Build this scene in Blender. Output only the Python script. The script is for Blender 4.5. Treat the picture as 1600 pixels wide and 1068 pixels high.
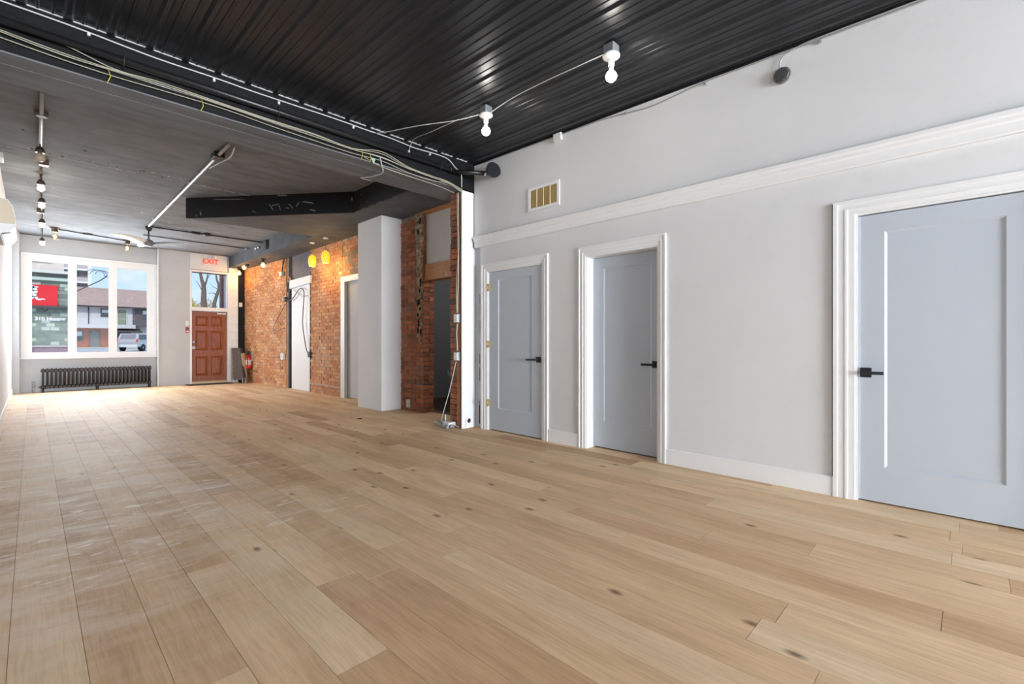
import bpy, math, random
from mathutils import Vector, Matrix, noise as mnoise
R = random.Random(7)
for o in list(bpy.data.objects): bpy.data.objects.remove(o)
sc = bpy.context.scene
COL = sc.collection

# ------------------------------------------------------------------ camera
F = 735.0
YAW = math.atan2(750.0, F)
cam_d = bpy.data.cameras.new('camera'); cam = bpy.data.objects.new('camera', cam_d); COL.objects.link(cam)
cam_d.sensor_width = 36; cam_d.lens = F/1600*36; cam_d.shift_y = 1/1600; cam_d.clip_start = .02; cam_d.clip_end = 1000
cam.location = (0, 0, 1.13); cam.rotation_euler = (math.pi/2, 0, -YAW)
sc.camera = cam

# ------------------------------------------------------------------ world, lights, exposure
sc.view_settings.view_transform = 'Standard'; sc.view_settings.look = 'None'
sc.view_settings.gamma = 1; sc.view_settings.use_curve_mapping = False
sc.view_settings.exposure = 0.5
w = bpy.data.worlds.new('sky'); sc.world = w; w.use_nodes = True
nt = w.node_tree; nt.nodes.clear()
N = nt.nodes.new; L = nt.links.new
out = N('ShaderNodeOutputWorld'); bg = N('ShaderNodeBackground'); tc = N('ShaderNodeTexCoord')
sep = N('ShaderNodeSeparateXYZ'); L(tc.outputs['Generated'], sep.inputs[0])
rmp = N('ShaderNodeValToRGB'); L(sep.outputs['Z'], rmp.inputs[0])
rmp.color_ramp.elements[0].position = 0.0; rmp.color_ramp.elements[0].color = (.62, .82, 1.0, 1)
rmp.color_ramp.elements[1].position = .45; rmp.color_ramp.elements[1].color = (.34, .60, 1.0, 1)
mp = N('ShaderNodeMapping'); mp.inputs['Scale'].default_value = (1, 1, 2.2); L(tc.outputs['Generated'], mp.inputs[0])
ns = N('ShaderNodeTexNoise'); ns.inputs['Scale'].default_value = 6; ns.inputs['Detail'].default_value = 6; L(mp.outputs[0], ns.inputs['Vector'])
cr = N('ShaderNodeValToRGB'); L(ns.outputs['Fac'], cr.inputs[0])
cr.color_ramp.elements[0].position = .54; cr.color_ramp.elements[1].position = .72
mx = N('ShaderNodeMixRGB'); L(cr.outputs[0], mx.inputs[0]); L(rmp.outputs[0], mx.inputs[1]); mx.inputs[2].default_value = (.95, .97, 1, 1)
L(mx.outputs[0], bg.inputs[0]); bg.inputs[1].default_value = .78; L(bg.outputs[0], out.inputs[0])

def light(name, kind, loc, energy, color=(1, 1, 1), rot=None, size=None, size_y=None, radius=None, angle=None, parent=None):
    ld = bpy.data.lights.new(name, kind); o = bpy.data.objects.new(name, ld); COL.objects.link(o)
    ld.energy = energy; ld.color = color; o.location = loc
    if rot: o.rotation_euler = rot
    if kind == 'AREA':
        ld.shape = 'RECTANGLE'; ld.size = size; ld.size_y = size_y
    if radius is not None: ld.shadow_soft_size = radius
    if angle is not None: ld.angle = angle
    return o
light('sun', 'SUN', (0, -20, 40), 1.6, (1, .95, .88), rot=(math.radians(48), 0, math.radians(-28)), angle=.01)
# daylight of the street window (front) and an added fill light behind the camera
light('front_window_daylight', 'AREA', (1.05, 15.12, 2.0), 165, (.88, .94, 1), rot=(-math.pi/2, 0, 0), size=2.2, size_y=2.1)
light('rear_fill_light', 'AREA', (1.9, -8.88, 1.55), 1260, (.88, .935, 1), rot=(math.pi/2, 0, 0), size=3.6, size_y=2.4)

# ------------------------------------------------------------------ materials
MATS = {}
def mat(name, col, rough=.6, metal=0, var=0, vscale=6, bump=0, bscale=60, col2=None, stretch=None, emit=None, estr=0, coat=0, spec=None):
    if name in MATS: return MATS[name]
    m = bpy.data.materials.new(name); m.use_nodes = True; MATS[name] = m
    t = m.node_tree; b = t.nodes['Principled BSDF']
    b.inputs['Base Color'].default_value = (*col, 1); b.inputs['Roughness'].default_value = rough; b.inputs['Metallic'].default_value = metal
    if coat: b.inputs['Coat Weight'].default_value = coat
    if spec is not None: b.inputs['Specular IOR Level'].default_value = spec
    if emit: b.inputs['Emission Color'].default_value = (*emit, 1); b.inputs['Emission Strength'].default_value = estr
    if var or bump:
        g = t.nodes.new('ShaderNodeNewGeometry'); src = g.outputs['Position']
        if stretch:
            mm = t.nodes.new('ShaderNodeMapping'); mm.inputs['Scale'].default_value = stretch; t.links.new(src, mm.inputs[0]); src = mm.outputs[0]
    if var:
        n = t.nodes.new('ShaderNodeTexNoise'); n.inputs['Scale'].default_value = vscale; n.inputs['Detail'].default_value = 6; n.inputs['Roughness'].default_value = .6
        t.links.new(src, n.inputs['Vector'])
        r = t.nodes.new('ShaderNodeValToRGB'); t.links.new(n.outputs['Fac'], r.inputs[0])
        c2 = col2 or tuple(max(0, c*(1-var)) for c in col)
        r.color_ramp.elements[0].position = .32; r.color_ramp.elements[1].position = .68
        r.color_ramp.elements[0].color = (*c2, 1); r.color_ramp.elements[1].color = (*col, 1)
        t.links.new(r.outputs[0], b.inputs['Base Color'])
    if bump:
        n2 = t.nodes.new('ShaderNodeTexNoise'); n2.inputs['Scale'].default_value = bscale; n2.inputs['Detail'].default_value = 4
        t.links.new(src, n2.inputs['Vector'])
        bp = t.nodes.new('ShaderNodeBump'); bp.inputs['Strength'].default_value = bump; bp.inputs['Distance'].default_value = .01
        t.links.new(n2.outputs['Fac'], bp.inputs['Height']); t.links.new(bp.outputs[0], b.inputs['Normal'])
    return m

def srgb(r, g, b):
    f = lambda c: (c/255/12.92) if c/255 <= .04045 else ((c/255+.055)/1.055)**2.4
    return (f(r), f(g), f(b))

def plank_mat():
    m = bpy.data.materials.new('oak_plank'); m.use_nodes = True; t = m.node_tree; b = t.nodes['Principled BSDF']; n = t.nodes.new; l = t.links.new
    oi = n('ShaderNodeObjectInfo'); g = n('ShaderNodeNewGeometry')
    off = n('ShaderNodeVectorMath'); off.operation = 'SCALE'; off.inputs[0].default_value = (3.7, 29.0, 11.0); l(oi.outputs['Random'], off.inputs['Scale'])
    add = n('ShaderNodeVectorMath'); add.operation = 'ADD'; l(g.outputs['Position'], add.inputs[0]); l(off.outputs[0], add.inputs[1])
    base = n('ShaderNodeValToRGB'); l(oi.outputs['Random'], base.inputs[0])
    cs = [(0, (198, 163, 127)), (.18, (219, 187, 150)), (.4, (231, 201, 165)), (.6, (208, 173, 137)), (.8, (233, 207, 173)), (1, (216, 186, 150))]
    e = base.color_ramp.elements; e[0].color = (*srgb(*cs[0][1]), 1); e[1].color = (*srgb(*cs[-1][1]), 1)
    for p, c in cs[1:-1]:
        x = e.new(p); x.color = (*srgb(*c), 1)
    mp = n('ShaderNodeMapping'); mp.inputs['Scale'].default_value = (38, 1.9, 1); l(add.outputs[0], mp.inputs[0])
    gr = n('ShaderNodeTexNoise'); gr.inputs['Scale'].default_value = 2.2; gr.inputs['Detail'].default_value = 8; gr.inputs['Distortion'].default_value = .9; l(mp.outputs[0], gr.inputs['Vector'])
    gramp = n('ShaderNodeValToRGB'); l(gr.outputs['Fac'], gramp.inputs[0])
    gramp.color_ramp.elements[0].position = .3; gramp.color_ramp.elements[0].color = (.86, .845, .82, 1)
    gramp.color_ramp.elements[1].position = .62; gramp.color_ramp.elements[1].color = (1.04, 1.04, 1.04, 1)
    mul = n('ShaderNodeMixRGB'); mul.blend_type = 'MULTIPLY'; mul.inputs[0].default_value = 1; l(base.outputs[0], mul.inputs[1]); l(gramp.outputs[0], mul.inputs[2])
    # broad blotches along the plank
    mp2 = n('ShaderNodeMapping'); mp2.inputs['Scale'].default_value = (5, .9, 1); l(add.outputs[0], mp2.inputs[0])
    bl = n('ShaderNodeTexNoise'); bl.inputs['Scale'].default_value = 1.6; bl.inputs['Detail'].default_value = 3; l(mp2.outputs[0], bl.inputs['Vector'])
    blr = n('ShaderNodeValToRGB'); l(bl.outputs['Fac'], blr.inputs[0]); blr.color_ramp.elements[0].position = .3; blr.color_ramp.elements[0].color = (.86, .83, .79, 1); blr.color_ramp.elements[1].position = .65; blr.color_ramp.elements[1].color = (1.03, 1.03, 1.02, 1)
    mul2 = n('ShaderNodeMixRGB'); mul2.blend_type = 'MULTIPLY'; mul2.inputs[0].default_value = 1; l(mul.outputs[0], mul2.inputs[1]); l(blr.outputs[0], mul2.inputs[2])
    # knots
    mp3 = n('ShaderNodeMapping'); mp3.inputs['Scale'].default_value = (3.4, 1.7, 1); l(add.outputs[0], mp3.inputs[0])
    vo = n('ShaderNodeTexVoronoi'); vo.inputs['Scale'].default_value = 1.0; vo.voronoi_dimensions = '2D'; l(mp3.outputs[0], vo.inputs['Vector'])
    kr = n('ShaderNodeValToRGB'); l(vo.outputs['Distance'], kr.inputs[0]); kr.color_ramp.elements[0].position = .018; kr.color_ramp.elements[0].color = (1, 1, 1, 1); kr.color_ramp.elements[1].position = .085; kr.color_ramp.elements[1].color = (0, 0, 0, 1)
    sx = n('ShaderNodeSeparateColor'); l(vo.outputs['Color'], sx.inputs[0])
    gt = n('ShaderNodeMath'); gt.operation = 'GREATER_THAN'; gt.inputs[1].default_value = .66; l(sx.outputs[0], gt.inputs[0])
    km = n('ShaderNodeMath'); km.operation = 'MULTIPLY'; l(kr.outputs[0], km.inputs[0]); l(gt.outputs[0], km.inputs[1])
    km2 = n('ShaderNodeMath'); km2.operation = 'MULTIPLY'; km2.inputs[1].default_value = .8; l(km.outputs[0], km2.inputs[0])
    knot = n('ShaderNodeMixRGB'); l(km2.outputs[0], knot.inputs[0]); l(mul2.outputs[0], knot.inputs[1]); knot.inputs[2].default_value = (*srgb(92, 66, 45), 1)
    # plaster dust left by sweeping: pale smears, mostly on the side of the long bare wall
    sp = n('ShaderNodeSeparateXYZ'); l(g.outputs['Position'], sp.inputs[0])
    mrx = n('ShaderNodeMapRange'); mrx.inputs[1].default_value = .2; mrx.inputs[2].default_value = 2.2; mrx.inputs[3].default_value = 1; mrx.inputs[4].default_value = 0; l(sp.outputs[0], mrx.inputs[0])
    mry = n('ShaderNodeMapRange'); mry.inputs[1].default_value = 1.6; mry.inputs[2].default_value = 3.4; l(sp.outputs[1], mry.inputs[0])
    dmap = n('ShaderNodeMapping'); dmap.inputs['Scale'].default_value = (1.1, 3.6, 1); dmap.inputs['Rotation'].default_value = (0, 0, .25); l(g.outputs['Position'], dmap.inputs[0])
    dn = n('ShaderNodeTexNoise'); dn.inputs['Scale'].default_value = 1.3; dn.inputs['Detail'].default_value = 7; dn.inputs['Roughness'].default_value = .62; dn.inputs['Distortion'].default_value = .8; l(dmap.outputs[0], dn.inputs['Vector'])
    dr = n('ShaderNodeValToRGB'); l(dn.outputs['Fac'], dr.inputs[0]); dr.color_ramp.elements[0].position = .44; dr.color_ramp.elements[0].color = (.08, .08, .08, 1); dr.color_ramp.elements[1].position = .62
    d1 = n('ShaderNodeMath'); d1.operation = 'MULTIPLY'; l(mrx.outputs[0], d1.inputs[0]); l(mry.outputs[0], d1.inputs[1])
    d2 = n('ShaderNodeMath'); d2.operation = 'MULTIPLY'; l(d1.outputs[0], d2.inputs[0]); l(dr.outputs[0], d2.inputs[1])
    d3 = n('ShaderNodeMath'); d3.operation = 'MULTIPLY'; d3.inputs[1].default_value = .9; l(d2.outputs[0], d3.inputs[0])
    dust = n('ShaderNodeMixRGB'); l(d3.outputs[0], dust.inputs[0]); l(knot.outputs[0], dust.inputs[1]); dust.inputs[2].default_value = (*srgb(230, 212, 192), 1)
    # chalky scrape marks in the dust
    fm_ = n('ShaderNodeMapping'); fm_.inputs['Scale'].default_value = (2.4, 9.5, 1); fm_.inputs['Rotation'].default_value = (0, 0, .35); l(g.outputs['Position'], fm_.inputs[0])
    fn_ = n('ShaderNodeTexNoise'); fn_.inputs['Scale'].default_value = 1.7; fn_.inputs['Detail'].default_value = 5; fn_.inputs['Distortion'].default_value = 1.6; l(fm_.outputs[0], fn_.inputs['Vector'])
    fr_ = n('ShaderNodeValToRGB'); l(fn_.outputs['Fac'], fr_.inputs[0]); fr_.color_ramp.elements[0].position = .60; fr_.color_ramp.elements[1].position = .66
    ya = n('ShaderNodeMapRange'); ya.inputs[1].default_value = 2.6; ya.inputs[2].default_value = 3.4; l(sp.outputs[1], ya.inputs[0])
    yb = n('ShaderNodeMapRange'); yb.inputs[1].default_value = 6.2; yb.inputs[2].default_value = 8.0; yb.inputs[3].default_value = 1; yb.inputs[4].default_value = 0; l(sp.outputs[1], yb.inputs[0])
    xa_ = n('ShaderNodeMapRange'); xa_.inputs[1].default_value = 1.3; xa_.inputs[2].default_value = 2.0; xa_.inputs[3].default_value = 1; xa_.inputs[4].default_value = 0; l(sp.outputs[0], xa_.inputs[0])
    q1 = n('ShaderNodeMath'); q1.operation = 'MULTIPLY'; l(ya.outputs[0], q1.inputs[0]); l(yb.outputs[0], q1.inputs[1])
    q2 = n('ShaderNodeMath'); q2.operation = 'MULTIPLY'; l(q1.outputs[0], q2.inputs[0]); l(xa_.outputs[0], q2.inputs[1])
    q3 = n('ShaderNodeMath'); q3.operation = 'MULTIPLY'; l(q2.outputs[0], q3.inputs[0]); l(fr_.outputs[0], q3.inputs[1])
    q4 = n('ShaderNodeMath'); q4.operation = 'MULTIPLY'; q4.inputs[1].default_value = .95; l(q3.outputs[0], q4.inputs[0])
    chalk = n('ShaderNodeMixRGB'); l(q4.outputs[0], chalk.inputs[0]); l(dust.outputs[0], chalk.inputs[1]); chalk.inputs[2].default_value = (*srgb(240, 230, 216), 1)
    l(chalk.outputs[0], b.inputs['Base Color'])
    b.inputs['Roughness'].default_value = .62; b.inputs['Specular IOR Level'].default_value = .15
    bp = n('ShaderNodeBump'); bp.inputs['Strength'].default_value = .12; bp.inputs['Distance'].default_value = .004; l(gr.outputs['Fac'], bp.inputs['Height']); l(bp.outputs[0], b.inputs['Normal'])
    return m

def brick_mat(name, use_attr, cols, white=.25, dirt=(.45, .40, .36)):
    m = bpy.data.materials.new(name); m.use_nodes = True; t = m.node_tree; b = t.nodes['Principled BSDF']; n = t.nodes.new; l = t.links.new
    if use_attr:
        a = n('ShaderNodeAttribute'); a.attribute_name = 'rnd'; rnd = a.outputs['Fac']
    else:
        a = n('ShaderNodeObjectInfo'); rnd = a.outputs['Random']
    r = n('ShaderNodeValToRGB'); l(rnd, r.inputs[0]); e = r.color_ramp.elements
    e[0].color = (*srgb(*cols[0]), 1); e[1].color = (*srgb(*cols[-1]), 1)
    for i, c in enumerate(cols[1:-1]):
        x = e.new((i+1)/(len(cols)-1)); x.color = (*srgb(*c), 1)
    g = n('ShaderNodeNewGeometry')
    ns = n('ShaderNodeTexNoise'); ns.inputs['Scale'].default_value = 22; ns.inputs['Detail'].default_value = 5; l(g.outputs['Position'], ns.inputs['Vector'])
    nr = n('ShaderNodeValToRGB'); l(ns.outputs['Fac'], nr.inputs[0]); nr.color_ramp.elements[0].position = .3; nr.color_ramp.elements[0].color = (.7, .68, .66, 1); nr.color_ramp.elements[1].position = .65; nr.color_ramp.elements[1].color = (1.1, 1.1, 1.1, 1)
    mu = n('ShaderNodeMixRGB'); mu.blend_type = 'MULTIPLY'; mu.inputs[0].default_value = 1; l(r.outputs[0], mu.inputs[1]); l(nr.outputs[0], mu.inputs[2])
    n2 = n('ShaderNodeTexNoise'); n2.inputs['Scale'].default_value = 2.3; n2.inputs['Detail'].default_value = 7; n2.inputs['Roughness'].default_value = .7; l(g.outputs['Position'], n2.inputs['Vector'])
    n2r = n('ShaderNodeValToRGB'); l(n2.outputs['Fac'], n2r.inputs[0]); n2r.color_ramp.elements[0].position = .50; n2r.color_ramp.elements[0].color = (0, 0, 0, 1); n2r.color_ramp.elements[1].position = .72; n2r.color_ramp.elements[1].color = (white, white, white, 1)
    mw = n('ShaderNodeMixRGB'); l(n2r.outputs[0], mw.inputs[0]); l(mu.outputs[0], mw.inputs[1]); mw.inputs[2].default_value = (*dirt, 1)
    l(mw.outputs[0], b.inputs['Base Color']); b.inputs['Roughness'].default_value = .85
    bp = n('ShaderNodeBump'); bp.inputs['Strength'].default_value = .5; bp.inputs['Distance'].default_value = .006; l(ns.outputs['Fac'], bp.inputs['Height']); l(bp.outputs[0], b.inputs['Normal'])
    return m

def glass_mat(name, tint=(1, 1, 1), refl=.0012):
    m = bpy.data.materials.new(name); m.use_nodes = True; t = m.node_tree; t.nodes.clear(); n = t.nodes.new; l = t.links.new
    o = n('ShaderNodeOutputMaterial'); mx = n('ShaderNodeMixShader'); tr = n('ShaderNodeBsdfTransparent'); gl = n('ShaderNodeBsdfGlossy')
    tr.inputs[0].default_value = (*tint, 1); gl.inputs['Roughness'].default_value = .02; mx.inputs[0].default_value = refl
    l(tr.outputs[0], mx.inputs[1]); l(gl.outputs[0], mx.inputs[2]); l(mx.outputs[0], o.inputs[0])
    return m

M_plank = plank_mat()
M_sub = mat('subfloor', (.42, .32, .22), .6)
M_gap = mat('plank_joint', (.16, .11, .07), .8)
M_wall = mat('white_wall_paint', (.69, .69, .695), .75, var=.05, vscale=1.6, bump=.12, bscale=26)
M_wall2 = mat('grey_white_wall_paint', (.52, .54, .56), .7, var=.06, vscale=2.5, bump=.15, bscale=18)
M_trim = mat('white_trim_paint', (.79, .79, .79), .45)
M_door = mat('blue_grey_door_paint', (.485, .53, .588), .45)
M_black = mat('black_metal', (.012, .013, .018), .38)
M_ceilmetal = mat('black_ribbed_steel', (.027, .029, .033), .30, metal=.0, var=.35, vscale=5, stretch=(8, 1, 1), spec=.28)
M_ceilfront = mat('dark_grey_ceiling_paint', (.235, .248, .265), .85, spec=.2, var=.35, vscale=2.2, bump=.25, bscale=8, stretch=(1, 2.5, 1))
M_beam = mat('black_beam_paint', (.009, .0095, .011), .6, spec=.2, var=.4, vscale=9, bump=.3, bscale=30)
M_beamgrey = mat('dark_beam_soffit_paint', (.21, .216, .228), .8, spec=.2, var=.35, vscale=2.5, bump=.2, bscale=14, stretch=(.6, 4, 1))
M_bulk = mat('charcoal_bulkhead_paint', (.125, .132, .145), .8, spec=.2, var=.3, vscale=3, bump=.2, bscale=12)
M_boxblack = mat('scuffed_black_paint', (.009, .009, .010), .6, spec=.2, var=1, vscale=7, col2=(.009, .009, .010))
M_brick = brick_mat('orange_brick', True, [(168, 106, 64), (206, 148, 96), (188, 124, 78), (214, 162, 110), (196, 134, 86), (178, 112, 70)], .55, (.66, .54, .43))
M_brickpier = brick_mat('dark_red_brick', False, [(132, 76, 52), (176, 108, 74), (152, 90, 62), (190, 120, 84), (112, 78, 62)], .45, (.30, .25, .21))
M_mortar = mat('old_mortar', (.36, .28, .21), .95, var=.4, vscale=14, bump=.5, bscale=40)
M_plaster = mat('crumbling_plaster', (.60, .48, .32), .95, var=.6, vscale=14, col2=(.12, .09, .06), bump=1, bscale=40)
M_wood = mat('orange_pine', srgb(196, 134, 72), .55, var=.35, vscale=5, stretch=(6, 1, 6))
M_stud = mat('old_stud_wood', srgb(176, 122, 78), .7, var=.45, vscale=5, stretch=(9, 9, .8))
M_doorwood = mat('stained_door_wood', srgb(150, 78, 36), .4, var=.4, vscale=4, stretch=(8, 8, 1), col2=srgb(116, 54, 22))
M_steel = mat('galvanised_steel', (.42, .45, .46), .4, metal=.6)
M_pipe = mat('black_pipe', (.012, .012, .013), .35)
M_conduit = mat('pale_conduit', (.62, .62, .62), .4)
M_dconduit = mat('dark_painted_conduit', (.03, .03, .032), .5)
M_cable = mat('white_cable', (.62, .62, .60), .5)
M_cablecream = mat('cream_cable', (.40, .38, .29), .5)
M_yellow = mat('yellow_tie', (.55, .48, .05), .6)
M_green = mat('pale_green_tag', (.30, .48, .36), .6)
M_porc = mat('white_porcelain', (.75, .75, .74), .25)
M_brass = mat('brass', (.62, .46, .18), .35, metal=.7)
M_red = mat('red_enamel', (.55, .012, .012), .3)
M_iron = mat('bronzed_cast_iron', srgb(50, 40, 36), .42, metal=.3, var=.35, vscale=20)
M_white = mat('white_plastic', (.72, .72, .71), .4)
M_beige = mat('beige_plastic', srgb(205, 190, 165), .5)
M_tan = mat('tan_filter', srgb(190, 165, 118), .8, var=.2, vscale=30)
M_dark = mat('dark_interior', (.035, .036, .040), .8)
M_darkfloor = mat('dark_stained_floor', (.035, .024, .016), .6)
M_navy = mat('navy_panel_paint', srgb(76, 74, 86), .6, var=.3, vscale=5)
M_glass = glass_mat('window_glass')
M_bulbglass = glass_mat('clear_bulb_glass', (1, .95, .85), .12)
def emis(name, col, s): return mat(name, (.8, .8, .8), .5, emit=col, estr=s)
M_bulbw = emis('white_bulb_glow', (1, .95, .88), 14)
M_bulbo = emis('warm_bulb_glow', (1, .55, .14), 2.2)
M_amber = mat('amber_glass', (.85, .42, .03), .35, emit=(1, .50, .03), estr=.75)
M_exit = mat('exit_red_glow', (.6, .02, .02), .5, emit=(1, .03, .02), estr=.7)

# ------------------------------------------------------------------ mesh builders
ORG = {}
class MB:
    def __init__(s): s.v = []; s.f = []; s.smooth = []; s.rnd = []
    def add(s, vs, fs, smooth=False, rnd=None):
        b = len(s.v); s.v += [tuple(v) for v in vs]
        for f in fs:
            s.f.append([i+b for i in f]); s.smooth.append(smooth); s.rnd.append(0 if rnd is None else rnd)
        return s
    def box(s, x0, x1, y0, y1, z0, z1, rnd=None):
        if x0 > x1: x0, x1 = x1, x0
        if y0 > y1: y0, y1 = y1, y0
        if z0 > z1: z0, z1 = z1, z0
        return s.add([(x0,y0,z0),(x1,y0,z0),(x1,y1,z0),(x0,y1,z0),(x0,y0,z1),(x1,y0,z1),(x1,y1,z1),(x0,y1,z1)],
              [(0,3,2,1),(4,5,6,7),(0,1,5,4),(1,2,6,5),(2,3,7,6),(3,0,4,7)], rnd=rnd)
    def bbox(s, x0, x1, y0, y1, z0, z1, b=.004):   # box with chamfered edges
        if x0 > x1: x0, x1 = x1, x0
        if y0 > y1: y0, y1 = y1, y0
        if z0 > z1: z0, z1 = z1, z0
        import bmesh
        bm = bmesh.new(); bmesh.ops.create_cube(bm, size=1)
        for v in bm.verts: v.co = Vector((x0+(v.co.x+.5)*(x1-x0), y0+(v.co.y+.5)*(y1-y0), z0+(v.co.z+.5)*(z1-z0)))
        bmesh.ops.bevel(bm, geom=bm.edges[:], offset=min(b, .45*min(x1-x0, y1-y0, z1-z0)), segments=2, affect='EDGES', profile=.5)
        bm.verts.index_update()
        s.add([v.co.copy() for v in bm.verts], [[v.index for v in f.verts] for f in bm.faces]); bm.free(); return s
    def tube(s, pts, r, seg=8, caps=True):
        pts = [Vector(p) for p in pts]; n = len(pts); vs = []; fs = []
        up = None
        for i, p in enumerate(pts):
            d = (pts[min(i+1, n-1)]-pts[max(i-1, 0)]).normalized()
            if up is None: up = Vector((0, 0, 1)) if abs(d.z) < .9 else Vector((1, 0, 0))
            a = d.cross(up).normalized(); u = a.cross(d).normalized(); up = u
            rr = r[i] if isinstance(r, (list, tuple)) else r
            for k in range(seg):
                t = 2*math.pi*k/seg; vs.append(p+(a*math.cos(t)+u*math.sin(t))*rr)
        for i in range(n-1):
            for k in range(seg): fs.append((i*seg+k, i*seg+(k+1) % seg, (i+1)*seg+(k+1) % seg, (i+1)*seg+k))
        s.add(vs, fs, True)
        if caps:
            b = len(s.v)-n*seg
            s.f.append([b+k for k in range(seg)]); s.smooth.append(False); s.rnd.append(0)
            s.f.append([b+(n-1)*seg+k for k in reversed(range(seg))]); s.smooth.append(False); s.rnd.append(0)
        return s
    def lathe(s, c, prof, seg=20, axis=(0, 0, 1), smooth=True):
        q = Vector((0, 0, 1)).rotation_difference(Vector(axis)); c = Vector(c); vs = []; fs = []
        for r, z in prof:
            for k in range(seg):
                t = 2*math.pi*k/seg; vs.append(c+q @ Vector((r*math.cos(t), r*math.sin(t), z)))
        for i in range(len(prof)-1):
            for k in range(seg): fs.append((i*seg+k, i*seg+(k+1) % seg, (i+1)*seg+(k+1) % seg, (i+1)*seg+k))
        s.add(vs, fs, smooth)
        n = len(prof); b = len(s.v)-n*seg
        for i, rev in ((0, True), (n-1, False)):
            if prof[i][0] > 1e-5:
                ids = [b+i*seg+k for k in range(seg)]
                s.f.append(ids[::-1] if rev else ids); s.smooth.append(False); s.rnd.append(0)
        return s
    def sphere(s, c, r, seg=14, sz=1.0):
        return s.lathe(c, [(max(1e-4, r*math.sin(math.pi*i/9)), -r*sz*math.cos(math.pi*i/9)) for i in range(10)], seg)
    def prism(s, poly, z0, z1):      # poly in XY
        n = len(poly)
        a = sum(poly[i][0]*poly[(i+1) % n][1]-poly[(i+1) % n][0]*poly[i][1] for i in range(n))
        if a < 0: poly = poly[::-1]
        return s.add([(x, y, z0) for x, y in poly]+[(x, y, z1) for x, y in poly],
              [tuple(reversed(range(n))), tuple(range(n, 2*n))]+[(i, (i+1) % n, n+(i+1) % n, n+i) for i in range(n)])
    def extr(s, poly, axis, a0, a1):  # poly in the two other axes (cyclic order after axis), extruded along axis
        n = len(poly)
        def P(p, q):
            return {'x': (q, p[0], p[1]), 'y': (p[0], q, p[1]), 'z': (p[0], p[1], q)}[axis]
        return s.add([P(p, a0) for p in poly]+[P(p, a1) for p in poly],
              [tuple(reversed(range(n))), tuple(range(n, 2*n))]+[(i, (i+1) % n, n+(i+1) % n, n+i) for i in range(n)])
    def mesh(s, name, m, org=(0, 0, 0)):
        me = bpy.data.meshes.new(name)
        ox, oy, oz = org
        me.from_pydata([(x-ox, y-oy, z-oz) for x, y, z in s.v], [], s.f)
        me.polygons.foreach_set('use_smooth', s.smooth)
        if any(s.rnd):
            at = me.attributes.new('rnd', 'FLOAT', 'FACE'); at.data.foreach_set('value', s.rnd)
        import bmesh
        bm = bmesh.new(); bm.from_mesh(me); bmesh.ops.recalc_face_normals(bm, faces=bm.faces[:]); bm.to_mesh(me); bm.free()
        me.materials.append(m); return me
    def build(s, name, m, parent=None, org=None):
        # vertices are given in room coordinates; a child's mesh is stored relative to its thing's origin
        og = ORG.get(parent.name, (0, 0, 0)) if parent else (org or (0, 0, 0))
        o = bpy.data.objects.new(name, s.mesh(name, m, og)); COL.objects.link(o)
        if parent: o.parent = parent; ORG[o.name] = og
        else: o.location = og; ORG[o.name] = og
        return o

def struct(o): o['kind'] = 'structure'; return o
def tag(o, label, cat, group=None, kind=None):
    o['label'] = label; o['category'] = cat
    if group: o['group'] = group
    if kind: o['kind'] = kind
    return o
def thing(name, label, cat, loc, group=None):
    o = bpy.data.objects.new(name, None); COL.objects.link(o); o.location = loc; o.empty_display_size = .05
    ORG[o.name] = tuple(loc); return tag(o, label, cat, group)
def box(x0, x1, y0, y1, z0, z1): return MB().box(x0, x1, y0, y1, z0, z1)
def arc_pts(pts, n=8):
    # Catmull-Rom through the given points
    P = [Vector(p) for p in pts]; P = [2*P[0]-P[1]]+P+[2*P[-1]-P[-2]]; o = []
    for i in range(1, len(P)-2):
        for k in range(n):
            t = k/n; a, b, c, d = P[i-1], P[i], P[i+1], P[i+2]
            o.append(.5*((2*b)+(c-a)*t+(2*a-5*b+4*c-d)*t*t+(3*b-a-3*c+d)*t**3))
    o.append(P[-2]); return o
def copy_thing(o, loc):
    c = o.copy(); COL.objects.link(c); c.location = loc; ORG[c.name] = tuple(loc)
    for ch in list(o.children):
        k = ch.copy(); COL.objects.link(k); k.parent = c
        for g in list(ch.children):
            q = g.copy(); COL.objects.link(q); q.parent = k
    return c

XP = 4.40
XL, XR, XB = -.31, 4.15, 4.47       # bare wall on one side, door wall, brick wall
YF, YR, YBEAM = 15.3, -9.0, 4.78
def zc(y): return 3.42+.0185*y       # underside of the ribbed ceiling
ZF = 3.57                            # front ceiling

# ================================================================== STRUCTURE
floor = struct(box(XL-.2, 4.75, YR-.2, YF+.3, -.12, -.004).build('floor', M_gap)); 
MB().box(XL, 4.6, YR, -1.2, -.004, 0).build('rear_floor_covering', M_sub, floor)
pm = MB().box(-.5, .5, -.5, .5, -.006, 0).mesh('plank', M_plank)
PW = .1965; x = .332-PW*4
row = 0
while x < 4.52:
    y = -1.2; k = 0
    first = True
    while y < 15.28:
        ln = R.choice([1.25, 1.5, 1.85, 1.85, 2.2, 2.2])
        if first: ln = .4+R.random()*1.7; first = False
        y1 = min(15.29, y+ln)
        if 15.29-y1 < .35: y1 = 15.29
        x0, x1 = max(x, XL), min(x+PW, 4.56)
        if x1-x0 > .03:
            o = bpy.data.objects.new('plank', pm); COL.objects.link(o); o.parent = floor
            o.scale = (x1-x0-.0016, y1-y-.0016, 1); o.location = ((x0+x1)/2, (y+y1)/2, -R.random()*.0006)
        y = y1
    x += PW; row += 1

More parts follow.
